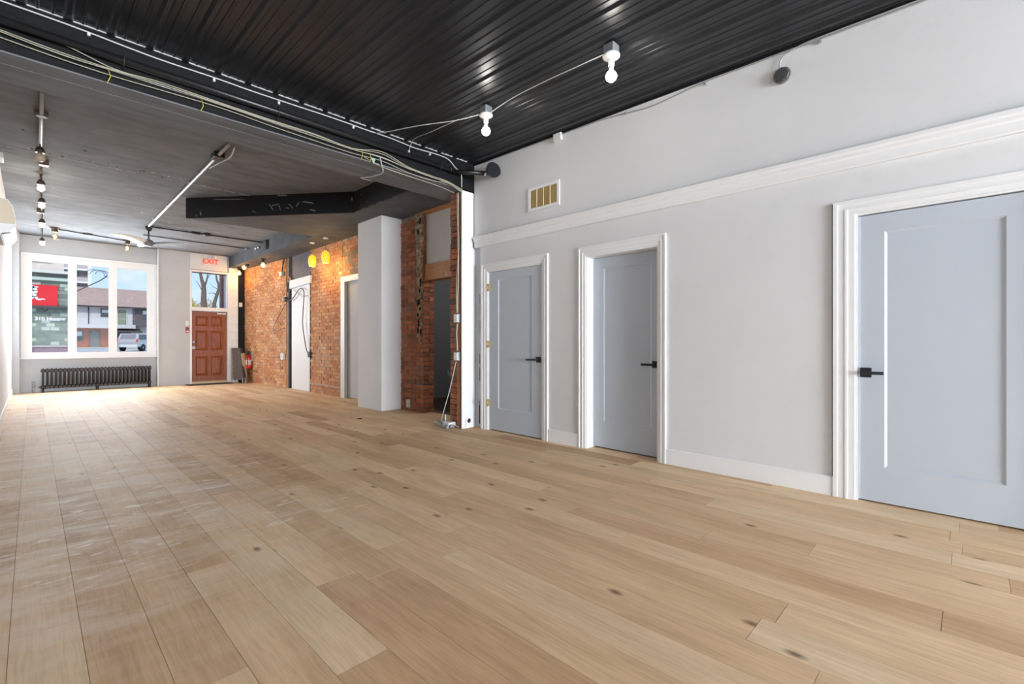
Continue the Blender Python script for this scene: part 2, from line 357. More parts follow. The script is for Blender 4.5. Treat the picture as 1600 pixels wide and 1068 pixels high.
# left wall, rear wall with a window added to hold the fill light
struct(box(XL-.2, XL, YR-.2, YF+.3, 0, 3.75).build('wall_left', M_wall))
struct(box(XL, XL+.016, -1, 15.05, 0, .115).build('baseboard_left', M_trim))
wr = MB(); WX0, WX1, WZ0, WZ1 = .1, 3.7, .35, 2.75
wr.box(XL, WX0, YR-.2, YR, 0, 3.7).box(WX1, XR+.3, YR-.2, YR, 0, 3.7).box(WX0, WX1, YR-.2, YR, 0, WZ0).box(WX0, WX1, YR-.2, YR, WZ1, 3.7)
struct(wr.build('wall_rear', M_wall))
w3 = MB(); w3.box(WX0, WX0+.06, YR-.12, YR-.06, WZ0, WZ1).box(WX1-.06, WX1, YR-.12, YR-.06, WZ0, WZ1).box(WX0, WX1, YR-.12, YR-.06, WZ0, WZ0+.06).box(WX0, WX1, YR-.12, YR-.06, WZ1-.06, WZ1).box(1.87, 1.93, YR-.12, YR-.06, WZ0, WZ1)
o = struct(w3.build('added_rear_window', M_trim))
box(WX0+.05, WX1-.05, YR-.095, YR-.089, WZ0+.05, WZ1-.05).build('pane', M_glass, o)

# right wall with three door openings
WT = .22
D = [dict(o=(3.568, 4.51), c=(3.481, 4.622)), dict(o=(2.125, 2.963), c=(2.048, 3.047)), dict(o=(-.312, .607), c=(-.44, .738))]
DZ = 2.055
wl = MB(); prev = YR-.2
for y0, y1 in sorted(d['o'] for d in D):
    wl.box(XR, XR+WT, prev, y0, 0, DZ); prev = y1
wl.box(XR, XR+WT, prev, 4.655, 0, DZ)
wl.box(XR, XR+WT, YR-.2, 4.655, DZ, 2.40).box(XR+.004, XR+WT, YR-.2, YBEAM, 2.40, 3.7)
struct(wl.build('wall_right', M_wall))
# bit of older wall between drywall edge and the post
struct(box(XR+.035, XR+WT, 4.655, 4.80, 0, 2.42).build('wall_right_old_plaster', M_wall2))
jag = MB(); z = .05
while z < 2.36:
    h = R.uniform(.05, .16); wd = R.uniform(.003, .016)
    jag.box(XR+.030, XR+.036, 4.664, 4.672+wd*1.7, z, min(2.37, z+h)); z += h*R.choice([.7, .9, 1.0])
gpo = struct(jag.build('trim_9', mat('dark_gap', (.02, .017, .016), .9)))  # jagged dark strip along the gap at the drywall edge
gp2 = MB()
for z0, z1, yy in ((.05, .30, 4.70), (.62, .80, 4.69), (.85, .98, 4.69), (.30, .36, 4.685)):
    gp2.box(XR+.029, XR+.036, yy-.02, yy+.012, z0, z1)
gp2.build('old_paint_patch', mat('maroon_old_paint', srgb(104, 34, 46), .8, var=.5, vscale=20), gpo)

# rail moulding on the door wall
prof = [(XR+.01, 2.385), (XR-.030, 2.385), (XR-.034, 2.392), (XR-.034, 2.452), (XR-.046, 2.462), (XR-.046, 2.486), (XR-.056, 2.496), (XR-.056, 2.522), (XR-.05, 2.53), (XR+.01, 2.53)]
struct(MB().extr(prof, 'y', YR, 4.735).build('trim_1', M_trim))

# casings, jambs
def casing(n, y0, y1, o0, o1, ztop, both=True):
    c = MB()
    # stepped profile, mitred: (start fraction, end fraction, projection)
    steps = ((0, .2, .022), (.2, .55, .015), (.55, .65, .019), (.65, 1, .011))
    for f0, f1, pr in steps:
        A0, A1 = y1+(o1-y1)*f0, y1+(o1-y1)*f1; B0, B1 = y0+(o0-y0)*f0, y0+(o0-y0)*f1; T0, T1 = ztop+(DZ-ztop)*f0, ztop+(DZ-ztop)*f1
        xx = XR-pr; xb = XR+.002
        for poly in ([(A0, 0), (A0, T0), (A1, T1), (A1, 0)], [(B0, 0), (B1, 0), (B1, T1), (B0, T0)], [(B0, T0), (B1, T1), (A1, T1), (A0, T0)]):
            c.extr(poly, 'x', xx, xb)
    # jamb lining
    t = .014
    c.box(XR-.004, XR+WT, o1-t, o1-.0005, 0, DZ-t).box(XR-.004, XR+WT, o0+.0005, o0+t, 0, DZ-t).box(XR-.004, XR+WT, o0+.0005, o1-.0005, DZ-t, DZ-.0005)
    return struct(c.build('trim_%d' % n, M_trim))
for i, d in enumerate(D):
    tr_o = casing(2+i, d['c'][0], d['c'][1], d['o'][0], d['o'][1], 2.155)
    if i == 2: box(XR-.0015, XR+.001, d['c'][1], d['c'][1]+.009, .142, 2.15).build('joint_shadow', mat('joint_shadow_grey', (.07, .07, .07), .9), tr_o)  # flat dark strip painted as the shadow line in the casing gap

def shaker(name, xf, y0, y1, z0, z1, iy, izb, izt, th=.04, label=None):
    b = MB(); bw = .014; dp = .010
    ys = [y0, y0+iy, y1-iy, y1]; zs = [z0, z0+izb, z1-izt, z1]
    b.box(xf, xf+th, y0, ys[1], z0, z1).box(xf, xf+th, ys[2], y1, z0, z1).box(xf, xf+th, ys[1], ys[2], z0, zs[1]).box(xf, xf+th, ys[1], ys[2], zs[2], z1)
    a = [(xf, ys[1], zs[1]), (xf, ys[2], zs[1]), (xf, ys[2], zs[2]), (xf, ys[1], zs[2])]
    c = [(xf+dp, ys[1]+bw, zs[1]+bw), (xf+dp, ys[2]-bw, zs[1]+bw), (xf+dp, ys[2]-bw, zs[2]-bw), (xf+dp, ys[1]+bw, zs[2]-bw)]
    b.add(a+c, [(0, 1, 5, 4), (1, 2, 6, 5), (2, 3, 7, 6), (3, 0, 4, 7), (4, 5, 6, 7)])
    return struct(b.build(name, M_door))
def handle(door, xf, yr, zr, dirn, ln=.115):
    h = MB().bbox(xf-.012, xf, yr-.033, yr+.033, zr-.034, zr+.034, .003).build('handle_rosette', M_black, door)
    b = MB().tube([(xf-.012, yr, zr), (xf-.05, yr, zr)], .011, 10)
    b.bbox(xf-.062, xf-.042, yr-.012*dirn, yr+dirn*ln, zr-.012, zr+.010, .002)
    b.build('lever', M_black, h)
d1 = shaker('door_1', XR+.012, 3.582+.002, 4.496-.002, .012, DZ-.017, .165, .275, .105)
handle(d1, XR+.012, 3.640, .930, 1, .155)
for z in (1.845, 1.11, .35):
    MB().tube([(XR-.008, 4.505, z-.045), (XR-.008, 4.505, z+.045)], .0075, 8).box(XR-.006, XR+.012, 4.488, 4.520, z-.045, z+.045).build('hinge', M_brass, d1)
d2 = shaker('door_2', XR+.125, 2.139+.002, 2.949-.002, .012, DZ-.017, .125, .275, .115)
handle(d2, XR+.125, 2.19+.03, .915, 1, .13)
d3 = shaker('door_3', XR+.012, -.298+.002, .593-.002, .012, DZ-.022, .150, .245, .125)
handle(d3, XR+.012, .545, .918, -1, .105)
for i, (y0, y1) in enumerate(((3.047, 3.481), (.738, 2.048))):
    struct(MB().extr([(XR+.001, 0), (XR-.016, 0), (XR-.016, .136), (XR-.011, .142), (XR+.001, .142)], 'y', y0, y1).build('baseboard_right', M_trim))
# closet spaces behind the doors are closed off
struct(box(XR+WT, XR+WT+.05, YR-.2, 4.80, 0, 3.7).build('wall_right_backing', M_dark))

# ---- ribbed ceiling
ceil = struct(box(XL-.2, XR+.25, YR-.2, YBEAM, 3.62, 3.72).build('ceiling_rear', M_dark))
RIB0, RP = .669, .2412
def rib_profile(xa, xb):
    pts = []; k = math.floor((xa-RIB0)/RP)-1; xs = []
    while RIB0+k*RP < xb+RP:
        c = RIB0+k*RP
        xs += [(c-.034, 0), (c-.014, -.021), (c+.014, -.021), (c+.034, 0)]
        for f in (1/3, 2/3):
            m_ = c+RP*f; xs += [(m_-.012, 0), (m_-.006, -.0065), (m_+.006, -.0065), (m_+.012, 0)]
        k += 1
    xs.sort(); pts = [p for p in xs if xa < p[0] < xb]
    return [(xa, 0)]+pts+[(xb, 0)]
xa = RIB0-.5*RP-RP*4
while xa < XR:
    xb = min(xa+4*RP, XR+.003); xs_ = max(xa, XL)
    pr = rib_profile(xs_, xb); b = MB(); n = len(pr); vs = []
    for y in (YR, YBEAM-.006):
        vs += [(p[0], y, zc(y)+.012+p[1]) for p in pr]
    for y in (YR, YBEAM-.006):
        vs += [(p[0], y, zc(y)+.014+p[1]) for p in pr]
    fs = [(i, i+1, n+i+1, n+i) for i in range(n-1)]+[(2*n+i, 3*n+i, 3*n+i+1, 2*n+i+1) for i in range(n-1)]
    b.add(vs, fs); b.build('ceiling_sheet', M_ceilmetal, ceil)
    xa += 4*RP
# bright edge pieces between ribs where the sheets stop at the beam
k = -4
while RIB0+(k+1)*RP < XR+.1:
    c0 = RIB0+k*RP+.026; c1 = min(RIB0+(k+1)*RP-.026, XR-.005); c0 = max(c0, XL)
    if c1-c0 > .03:
        z = zc(YBEAM); MB().box(c0, c1, YBEAM-.012, YBEAM-.004, z+.000, z+.010).build('edge_strip', mat('bare_edge_metal', (.55, .55, .55), .5), ceil)
    k += 1
# thin trim where the ceiling meets the door wall
MB().extr([(XR-.012, -.02), (XR+.005, -.02), (XR+.005, .02), (XR-.012, .02)], 'y', YR, YBEAM-.01)
t5 = MB(); t5.add([(XR-.012, YR, zc(YR)-.012), (XR+.006, YR, zc(YR)-.012), (XR+.006, YR, zc(YR)+.02), (XR-.012, YR, zc(YR)+.02),
                   (XR-.012, YBEAM, zc(YBEAM)-.012), (XR+.006, YBEAM, zc(YBEAM)-.012), (XR+.006, YBEAM, zc(YBEAM)+.02), (XR-.012, YBEAM, zc(YBEAM)+.02)],
                  [(0, 1, 2, 3), (7, 6, 5, 4), (0, 4, 5, 1), (1, 5, 6, 2), (2, 6, 7, 3), (3, 7, 4, 0)])
struct(t5.build('trim_5', M_beam))

# ---- beam between the two ceilings
beam = struct(box(XL, XR+.3, YBEAM, 5.30, 3.145, 3.75).build('ceiling_beam', M_beam))
box(XL, 3.95, YBEAM+.002, 4.965, 3.133, 3.145).build('soffit_board', M_beamgrey, beam)
box(XL, XB, 4.970, 5.305, 3.130, 3.145).build('soffit_board', M_beamgrey, beam)

# ---- front ceiling, boards meeting at open joints
cf = struct(box(XL-.2, 4.8, 5.25, YF+.3, ZF+.012, ZF+.15).build('ceiling_front', M_beam))
for y0, y1 in ((5.30, 8.56), (8.57, 11.82), (11.83, 15.3)):
    box(XL, 4.6, y0, y1, ZF, ZF+.012).build('ceiling_board', M_ceilfront, cf)
rc_ = random.Random(21); hz_ = MB(); pz_ = MB()
for i in range(70):
    x_, y_ = rc_.uniform(-.1, 2.2), rc_.choice([rc_.uniform(5.5, 12), 8.5+rc_.uniform(-.1, .1)]); a_ = rc_.uniform(.006, .02); b_ = a_*rc_.uniform(.6, 2.2)
    (hz_ if rc_.random() < .6 else pz_).prism([(x_-a_, y_-b_*.3), (x_, y_-b_), (x_+a_, y_+b_*.2), (x_+a_*.2, y_+b_)], ZF-.0015, ZF-.0002)
x_ = XL
while x_ < 3.2:
    l_ = rc_.uniform(.05, .3); pz_.box(x_, x_+l_, 8.572+rc_.uniform(0, .006), 8.584+rc_.uniform(0, .01), ZF-.002, ZF-.0002); x_ += l_*rc_.uniform(1, 1.5)
hz_.build('nail_holes', mat('hole_black', (.012, .012, .012), .9), cf)['kind'] = 'stuff'
pz_.build('chipped_paint', mat('pale_chip', (.50, .50, .51), .9), cf)['kind'] = 'stuff'
# ---- bulkhead over the brick wall and the angled black boxing
ZB = 3.255
struct(box(3.93, 4.6, 7.05, 15.14, ZB, ZF).build('ceiling_bulkhead', M_bulk))
bb = struct(MB().prism([(3.65, 5.305), (4.6, 5.305), (4.6, 7.12), (4.0, 7.9), (4.0, 9.3), (1.82, 9.50), (3.65, 7.13)], ZB-.025, ZF).build('ceiling_boxing', M_boxblack))
MB().prism([(3.66, 5.31), (4.58, 5.31), (4.58, 7.1), (3.99, 7.88), (3.99, 9.29), (1.86, 9.48), (3.66, 7.15)], ZB-.027, ZB-.025).build('underside_board', M_bulk, bb)
# scraped patches where the black paint came off
sw = MB()
def on_diag(t, z, w_, h, rot=0):
    a = Vector((3.65, 7.13, 0)); e = Vector((1.82, 9.50, 0)); d = (e-a).normalized(); nrm = Vector((-d.y, d.x, 0));
    if nrm.y > 0: nrm = -nrm
    p = a+d*t+nrm*.0015; r = Vector((d.x, d.y, 0)); u = Vector((0, 0, 1)); c, s = math.cos(rot), math.sin(rot)
    q = [(-w_, -h), (w_, -h*.6), (w_*.8, h), (-w_*.7, h*.8)]
    P = [p+Vector((0, 0, z))+r*(i*c-j*s)+u*(i*s+j*c) for i, j in q]
    sw.add(P+[x+nrm*.001 for x in P], [(0, 1, 2, 3), (7, 6, 5, 4), (0, 4, 5, 1), (1, 5, 6, 2), (2, 6, 7, 3), (3, 7, 4, 0)])
for t_, z, w_, h, r in ((1.45, 3.37, .07, .008, .9), (1.38, 3.40, .06, .008, -.2), (1.30, 3.36, .05, .007, 1.2), (1.1, 3.37, .06, .008, .8), (1.16, 3.34, .03, .008, .2), (.98, 3.40, .05, .008, -1), (.80, 3.42, .10, .012, .15), (.72, 3.29, .05, .010, .25), (2.2, 3.52, .3, .006, .02), (2.72, 3.30, .035, .012, 1.3), (2.80, 3.27, .02, .006, 1.0), (1.75, 3.30, .04, .006, .3), (.05, 3.45, .012, .03, .1), (1.25, 3.55, .09, .012, 0)):
    on_diag(t_, z, w_, h, r)
for i in range(26):
    y = R.uniform(5.4, 7.0); z = R.uniform(3.24, 3.5); s_ = R.uniform(.004, .016)
    sw.box(3.6485, 3.6500, y, y+s_*R.uniform(.6, 2), z, z+s_)
y = 5.4
while y < 7.05:
    l_ = R.uniform(.03, .16); sw.box(3.6485, 3.6500, y, y+l_, 3.231, 3.231+R.uniform(.003, .008)); y += l_+R.uniform(.01, .06)
o = sw.build('scraped_paint', mat('scraped_primer', (.16, .16, .165), .8), bb); o['kind'] = 'stuff'

# ---- brick walls
BL, BH, J = .215, .065, .010
def brick_fill(b, org, du, nrm, length, z0, z1, rr, depth=.05, skip=None):
    # joined bricks on a plane; du = direction along the wall, nrm = outward normal
    org = Vector(org); du = Vector(du); nrm = Vector(nrm); k = 0; z = z0
    while z < z1-.02:
        h = min(BH, z1-z); u = -(k % 2)*(BL+J)/2
        while u < length-.01:
            a0, a1 = max(0, u), min(length, u+BL)
            if a1-a0 > .03 and not (skip and skip((a0+a1)/2, z+h/2)):
                p = rr.uniform(-.004, .005); zz = rr.uniform(-.002, .002)
                c = [org+du*a0+nrm*p, org+du*a1+nrm*(p+rr.uniform(-.002, .002))]
                vs = []
                for zq in (z+zz, z+h+zz):
                    vs += [c[0]-nrm*depth+Vector((0, 0, zq)), c[1]-nrm*depth+Vector((0, 0, zq)), c[1]+Vector((0, 0, zq)), c[0]+Vector((0, 0, zq))]
                b.add(vs, [(0, 3, 2, 1), (4, 5, 6, 7), (0, 1, 5, 4), (1, 2, 6, 5), (2, 3, 7, 6), (3, 0, 4, 7)], rnd=max(.001, rr.random()))
            u += BL+J
        z += BH+J; k += 1
# far stretch, slightly out of line with the rest
A = Vector((4.50, 12.40, 0)); B = Vector((4.315, 15.15, 0)); du = (B-A).normalized(); nr = Vector((-du.y, du.x, 0)); nr = nr if nr.x < 0 else -nr
q = A-nr*.008; q2 = B-nr*.008
wb1 = struct(MB().prism([(q.x, q.y), (q2.x, q2.y), (4.75, 15.15), (4.75, 12.40)], 0, 3.4).build('wall_brick_far', M_mortar))
b = MB(); brick_fill(b, A, du, nr, (B-A).length, 0, ZB+.01, random.Random(3)); o = b.build('brick_courses', M_brick, wb1); o['kind'] = 'stuff'
wb2 = struct(box(XB+.038, XB+.28, 9.30, 10.93, 0, 3.4).build('wall_brick_middle', M_mortar))
b = MB(); brick_fill(b, (XB+.03, 9.32, 0), (0, 1, 0), (-1, 0, 0), 1.60, 0, ZB+.01, random.Random(4)); o = b.build('brick_courses', M_brick, wb2); o['kind'] = 'stuff'
box(XB+.012, XB+.04, 9.34, 10.9, .82, .855).build('ledge_course', mat('pale_mortar_ledge', srgb(196, 160, 136), .9, var=.3, vscale=12), wb2)
box(XB+.008, XB+.04, 9.34, 10.9, .17, .225).build('ledge_course', MATS['pale_mortar_ledge'], wb2)
# backing above doors and between
struct(box(XB+.05, XB+.28, 10.93, 12.40, 2.65, 3.4).build('wall_brick_over_door', M_mortar))
struct(box(XB+.03, XB+.28, 7.6, 9.30, 2.45, 3.4).build('wall_brick_over_side_door', M_mortar))
b = MB(); brick_fill(b, (XB+.03, 7.75, 2.45), (0, 1, 0), (-1, 0, 0), 1.55, 0, .8, random.Random(5))
b.v = [(x_, y_, z_) for x_, y_, z_ in b.v]; o = b.build('brick_courses', M_brick, bpy.data.objects['wall_brick_over_side_door']); o['kind'] = 'stuff'
struct(box(XB+.0, XB+.28, 7.0, 7.75, 0, 3.4).build('wall_brick_behind_column', M_mortar))
# the pier: bricks one by one
pier = struct(box(XP+.012, XP+.20, 6.325, 7.0, 0, 3.225).build('wall_brick_pier', M_mortar))
rr = random.Random(11)
brk = {}
def single_brick(parent, x0, x1, y0, y1, z0, z1, material):
    key = (round(x1-x0, 2), round(y1-y0, 2), round(z1-z0, 3), material.name)
    if key not in brk:
        sx_, sy_, sz_ = key[0]/2, key[1]/2, key[2]/2
        mb = MB(); e = .004
        mb.bbox(-sx_, sx_, -sy_, sy_, -sz_, sz_, e) if False else mb.box(-sx_, sx_, -sy_, sy_, -sz_, sz_)
        brk[key] = mb.mesh('brick', material)
    o = bpy.data.objects.new('brick', brk[key]); COL.objects.link(o); o.parent = parent
    o.location = ((x0+x1)/2, (y0+y1)/2, (z0+z1)/2)
    o.rotation_euler = (rr.uniform(-.006, .006), rr.uniform(-.015, .015), rr.uniform(-.012, .012))
k = 0; z = .004
while z < 3.15:
    y = 6.425+(0 if k % 2 else 0)
    cuts = [6.31, 6.525, 6.75, 6.975] if k % 2 == 0 else [6.31, 6.41, 6.635, 6.86, 7.0]
    for i in range(len(cuts)-1):
        p = rr.uniform(-.005, .006)
        x1 = XP+.11
        single_brick(pier, XP+p, x1+p, cuts[i]+(J if i else 0), cuts[i+1], z, z+BH, M_brickpier)
    p = rr.uniform(-.012, .008)
    single_brick(pier, XP+.12, XP+.215, 6.315+p, 6.45+p, z, z+BH, M_brickpier)
    z += BH+J; k += 1
# plaster left along the pier edge
b = MB(); z = 1.08
vs = []; fs = []; zz = []
while z < 3.22:
    t_ = (z-1.08)/2.14; wd = .09+.13*t_+rr.uniform(-.045, .03); c = 6.395+.01*t_+rr.uniform(-.02, .02); dp = .012+rr.uniform(0, .022)
    zz.append((z, c-wd/2, c+wd/2, dp)); z += rr.uniform(.018, .04)
for (z, a, c, dp) in zz:
    m_ = (a+c)/2
    vs += [(XP+.01, a, z), (XP-dp, a+.012, z), (XP-dp*.6, m_, z), (XP-dp*1.1, c-.015, z), (XP+.01, c, z)]
for i in range(len(zz)-1):
    for j in range(4): fs.append((i*5+j, i*5+j+1, i*5+5+j+1, i*5+5+j))
b.add(vs, fs); b.build('plaster_remnant', M_plaster, pier)
hl = MB()
for i in range(16):
    z = rr.uniform(1.2, 3.1); y = 6.355+rr.uniform(-.03, .06); h = rr.uniform(.03, .11)
    hl.add([(XP-.036, y, z), (XP-.036, y+.012, z-h*.4), (XP-.036, y+.026, z+.01), (XP-.036, y+.022, z+h*.6), (XP-.036, y+.006, z+h*.5),
            (XP-.02, y, z), (XP-.02, y+.012, z-h*.4), (XP-.02, y+.026, z+.01), (XP-.02, y+.022, z+h*.6), (XP-.02, y+.006, z+h*.5)],
           [(0, 1, 2, 3, 4), (0, 5, 6, 1), (1, 6, 7, 2), (2, 7, 8, 3), (3, 8, 9, 4), (4, 9, 5, 0)])
o = hl.build('exposed_lath_gap', mat('black_gap', (.012, .010, .008), .9), pier); o['kind'] = 'stuff'

# alcove behind the opening
struct(box(4.74, 6.9, 4.9, 7.9, -.10, -.002).build('floor_alcove', M_darkfloor))
al = MB(); al.box(XP+.20, 6.9, 7.83, 7.95, 0, 3.4).box(6.8, 6.9, 4.9, 7.83, 0, 3.4).box(XP+.20, 6.9, 4.85, 4.95, 0, 3.4)
struct(al.build('wall_alcove', mat('charcoal_wall', (.13, .135, .145), .8)))
struct(box(XP+.25, 6.9, 4.9, 7.9, 3.3, 3.4).build('ceiling_alcove', M_dark))
ln_ = struct(box(XP+.03, XP+.20, 5.0, 6.305, 2.13, 2.385).build('lintel', M_wood))
box(XP+.022, XP+.03, 5.72, 5.75, 2.16, 2.175).build('paint_speck', M_white, ln_)
struct(box(XP+.06, XP+.09, 5.0, 6.305, 2.385, 3.19).build('wall_panel_over_lintel', M_wall))
struct(MB().box(XP-.02, XP+.09, 5.17, 6.52, 3.205, 3.228).build('trim_6', M_wood))

light('alcove_fill_light', 'POINT', (6.1, 5.4, 2.7), 45, (1, .97, .93), radius=.1)  # added unseen light that lifts the dark alcove walls
# ---- stub wall at the end of the door wall: white post, studs, brick
struct(MB().bbox(3.945, 4.14, 4.783, 4.803, 0, 3.13, .003).box(4.14, XR+.3, 4.80, 4.95, 0, 3.13).build('wall_post', M_trim))
st = struct(box(4.03, 4.7, 4.81, 5.05, 0, 3.13).build('wall_stub', M_mortar))
for y0, y1, x0, mt_, z1 in ((4.806, 4.842, 3.975, 'a', 3.12), (4.845, 4.902, 3.955, 'b', 3.12), (4.905, 4.930, 3.985, 'a', 3.12)):
    box(x0, 4.04, y0, y1, 0, z1).build('stud', M_stud if mt_ == 'b' else mat('dark_stud_wood', srgb(122, 66, 40), .7, var=.5, vscale=6, stretch=(8, 8, 1)), st)
z = .004; k = 0
while z < 3.08:
    p = rr.uniform(-.012, .012)
    single_brick(st, 3.99+p, 4.20+p, 4.935, 5.085, z, z+BH, M_brickpier)
    z += BH+J; k += 1

# ---- white boxed column
struct(MB().bbox(4.03, XP+.02, 6.96, 7.76, 0, ZB+.0, .005).build('column', M_wall))

# ---- door 4 (white slab with cables), panel over it, door 5
d4 = struct(MB().bbox(XB+.02, XB+.06, 10.95, 12.02, 0, 2.46, .003).build('door_4', M_trim))
struct(MB().extr([(10.86, 2.50), (12.06, 2.46), (12.06, 2.66), (10.82, 2.67)], 'x', XB-.02, XB+.03).build('trim_7', M_trim))
struct(box(XB+.03, XB+.06, 10.92, 12.10, 2.64, 3.30).build('wall_panel_navy', M_navy))
pst = struct(MB().box(XB+.0, XB+.06, 12.10, 12.18, 0, 3.28).build('trim_8', mat('charred_post', (.03, .024, .024), .8, var=.5, vscale=8)))
box(XB+.015, XB+.06, 12.19, 12.38, 0, .86).build('split_lath', M_stud, pst)
box(XB+.015, XB+.06, 12.03, 12.09, 2.40, 3.28).build('split_lath', mat('purple_brown_wood', srgb(88, 66, 66), .8), pst)
box(XB+.025, XB+.06, 12.19, 12.34, .86, 2.4).build('bare_wood_edge', mat('grey_wood', srgb(150, 130, 110), .8, var=.4, vscale=9), pst)
box(XB+.028, XB+.06, 10.925, 10.96, 0, 2.6).build('edge_plaster', mat('dark_edge', (.05, .04, .035), .9), pst)
c5 = MB().box(XB-.01, XB+.05, 9.16, 9.33, 0, 2.48).box(XB-.01, XB+.05, 7.9, 9.16, 2.37, 2.48)
struct(c5.build('trim_10', M_trim))
d5 = struct(MB().bbox(XB+.06, XB+.10, 7.9, 9.16, .01, 2.37, .003).build('door_5', M_wall2))
MB().tube([(XB+.055, 9.14, 1.2), (XB+.055, 9.14, 1.3)], .01, 8).build('hinge', M_steel, d5)

# ================================================================== FRONT WALL
fw = MB()
W0, W1, V0, V1 = -.18, 2.293, .76, 3.17        # casing outside
fw.box(XL, W1+.02, YF, YF+.25, 0, V0+.03).box(XL, W1+.02, YF, YF+.25, V1-.05, 3.7).box(XL, W0+.03, YF, YF+.25, V0, V1)
fw.box(2.29, 3.0, 15.12, YF+.25, 0, 3.7)          # pier between window and door
fw.box(3.0, 3.92, 15.24, YF+.25, 3.09, 3.7)       # over the transom
fw.box(3.90, 4.8, 15.15, YF+.25, 0, 3.7)
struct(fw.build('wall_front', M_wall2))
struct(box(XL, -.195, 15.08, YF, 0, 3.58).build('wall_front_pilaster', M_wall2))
struct(box(2.275, 2.30, 15.08, 15.13, 0, 3.56).build('trim_11', M_trim))
# window
win = MB()
def frame(b, x0, x1, z0, z1, y0, y1, t_): b.box(x0, x0+t_, y0, y1, z0, z1).box(x1-t_, x1, y0, y1, z0, z1).box(x0+t_, x1-t_, y0, y1, z0, z0+t_).box(x0+t_, x1-t_, y0, y1, z1-t_, z1)
frame(win, W0, W1, V0, V1, YF-.03, YF+.02, .055)
frame(win, W0+.05, W1-.05, V0+.04, V1-.05, YF+.01, YF+.09, .105)
win.box(.60, .748, YF+.0, YF+.09, V0+.05, V1-.05).box(1.336, 1.488, YF+.0, YF+.09, V0+.05, V1-.05)
wo = struct(win.build('window_1', M_trim))
struct(MB().bbox(W0-.02, W1+.0, YF-.09, YF+.02, V0-.005, V0+.035, .006).build('trim_12', M_trim))
struct(box(W0, W1, YF-.015, YF+.02, .66, V0-.005).build('trim_13', M_wall2))
for x0, x1 in ((-.005, .60), (.748, 1.336), (1.488, 2.095)):
    s_ = MB(); frame(s_, x0-.06, x1+.06, .80, 3.06, YF+.03, YF+.07, .065); s_.build('sash', M_trim, wo)
    box(x0-.02, x1+.02, YF+.047, YF+.053, .84, 3.02).build('pane', M_glass, wo)
# front door
fd = struct(MB().box(3.03, 3.885, 15.19, 15.235, .075, 1.99).build('door_6', M_doorwood))
for x0, x1 in ((3.145, 3.415), (3.505, 3.775)):
    for z0, z1 in ((.23, .74), (.93, 1.45), (1.60, 1.85)):
        p_ = MB(); e = .03
        q0 = [(x0, 15.188, z0), (x1, 15.188, z0), (x1, 15.188, z1), (x0, 15.188, z1)]
        q1 = [(x0+e*.6, 15.198, z0+e*.6), (x1-e*.6, 15.198, z0+e*.6), (x1-e*.6, 15.198, z1-e*.6), (x0+e*.6, 15.198, z1-e*.6)]
        q2 = [(x0+2*e, 15.184, z0+2*e), (x1-2*e, 15.184, z0+2*e), (x1-2*e, 15.184, z1-2*e), (x0+2*e, 15.184, z1-2*e)]
        # moulded lip, sunk bevel, raised field
        lip = [(x0-.012, 15.189, z0-.012), (x1+.012, 15.189, z0-.012), (x1+.012, 15.189, z1+.012), (x0-.012, 15.189, z1+.012)]
        q0 = [(a_, 15.178, c_) for a_, _, c_ in q0]
        q1 = [(a_, 15.1885, c_) for a_, _, c_ in q1]
        q2 = [(a_, 15.176, c_) for a_, _, c_ in q2]
        V = lip+q0+q1+q2; Fs = []
        for l_ in range(3):
            for i in range(4): Fs.append((l_*4+i, l_*4+(i+1) % 4, l_*4+4+(i+1) % 4, l_*4+4+i))
        Fs.append((12, 13, 14, 15)); p_.add(V, Fs); p_.build('door_panel', M_doorwood, fd)
MB().lathe((3.085, 15.188, 1.15), [(.032, 0), (.032, .012), (.02, .02)], 14, (0, -1, 0)).build('deadbolt', M_steel, fd)
hp = MB().bbox(3.05, 3.12, 15.175, 15.19, .955, 1.03, .004).build('handle_plate', M_steel, fd)
MB().tube([(3.085, 15.18, .99), (3.085, 15.14, .99), (3.20, 15.14, .985)], .010, 8).build('lever', M_steel, hp)
cl = MB().bbox(3.64, 3.86, 15.15, 15.19, 1.925, 1.965, .006).build('door_closer', M_white, fd)
MB().tube([(3.66, 15.16, 1.975), (3.5, 15.12, 1.985)], .007, 6).build('closer_arm', M_steel, cl)
ff = MB(); ff.box(2.985, 3.03, 15.105, 15.25, 0, 3.11).box(3.885, 3.925, 15.105, 15.25, 0, 3.11).box(3.03, 3.885, 15.105, 15.25, 2.0, 2.09).box(3.03, 3.885, 15.105, 15.25, 3.06, 3.11)
struct(ff.build('trim_14', M_trim))
struct(box(3.03, 3.885, 15.06, 15.30, 0, .07).build('trim_15', mat('pale_threshold', srgb(205, 180, 140), .5)))
w2 = MB(); frame(w2, 3.03, 3.885, 2.09, 3.06, 15.19, 15.24, .018); wo2 = struct(w2.build('window_2', M_trim))
box(3.04, 3.875, 15.212, 15.218, 2.10, 3.05).build('pane', M_glass, wo2)
box(3.03, 3.885, 15.185, 15.195, 3.035, 3.06).build('shade_roller', M_black, wo2)
struct(box(2.985, 3.87, 15.07, 15.24, 3.12, 3.56).build('wall_front_sign_panel', M_wall))
# siding strip beside the door and black corner post
sd = struct(box(3.925, 4.15, 15.11, 15.16, 0, 3.26).build('wall_front_siding', M_trim))
z = .02
while z < 3.2:
    MB().add([(3.93, 15.110, z), (4.15, 15.110, z), (4.15, 15.104, z+.01), (3.93, 15.104, z+.01), (3.93, 15.110, z+.225), (4.15, 15.110, z+.225)], [(0, 1, 2, 3), (3, 2, 5, 4), (0, 3, 4), (1, 5, 2)]).build('siding_board', M_trim, sd)
    z += .235
struct(box(4.15, 4.33, 15.09, 15.17, 0, 3.26).build('trim_16', M_beam))

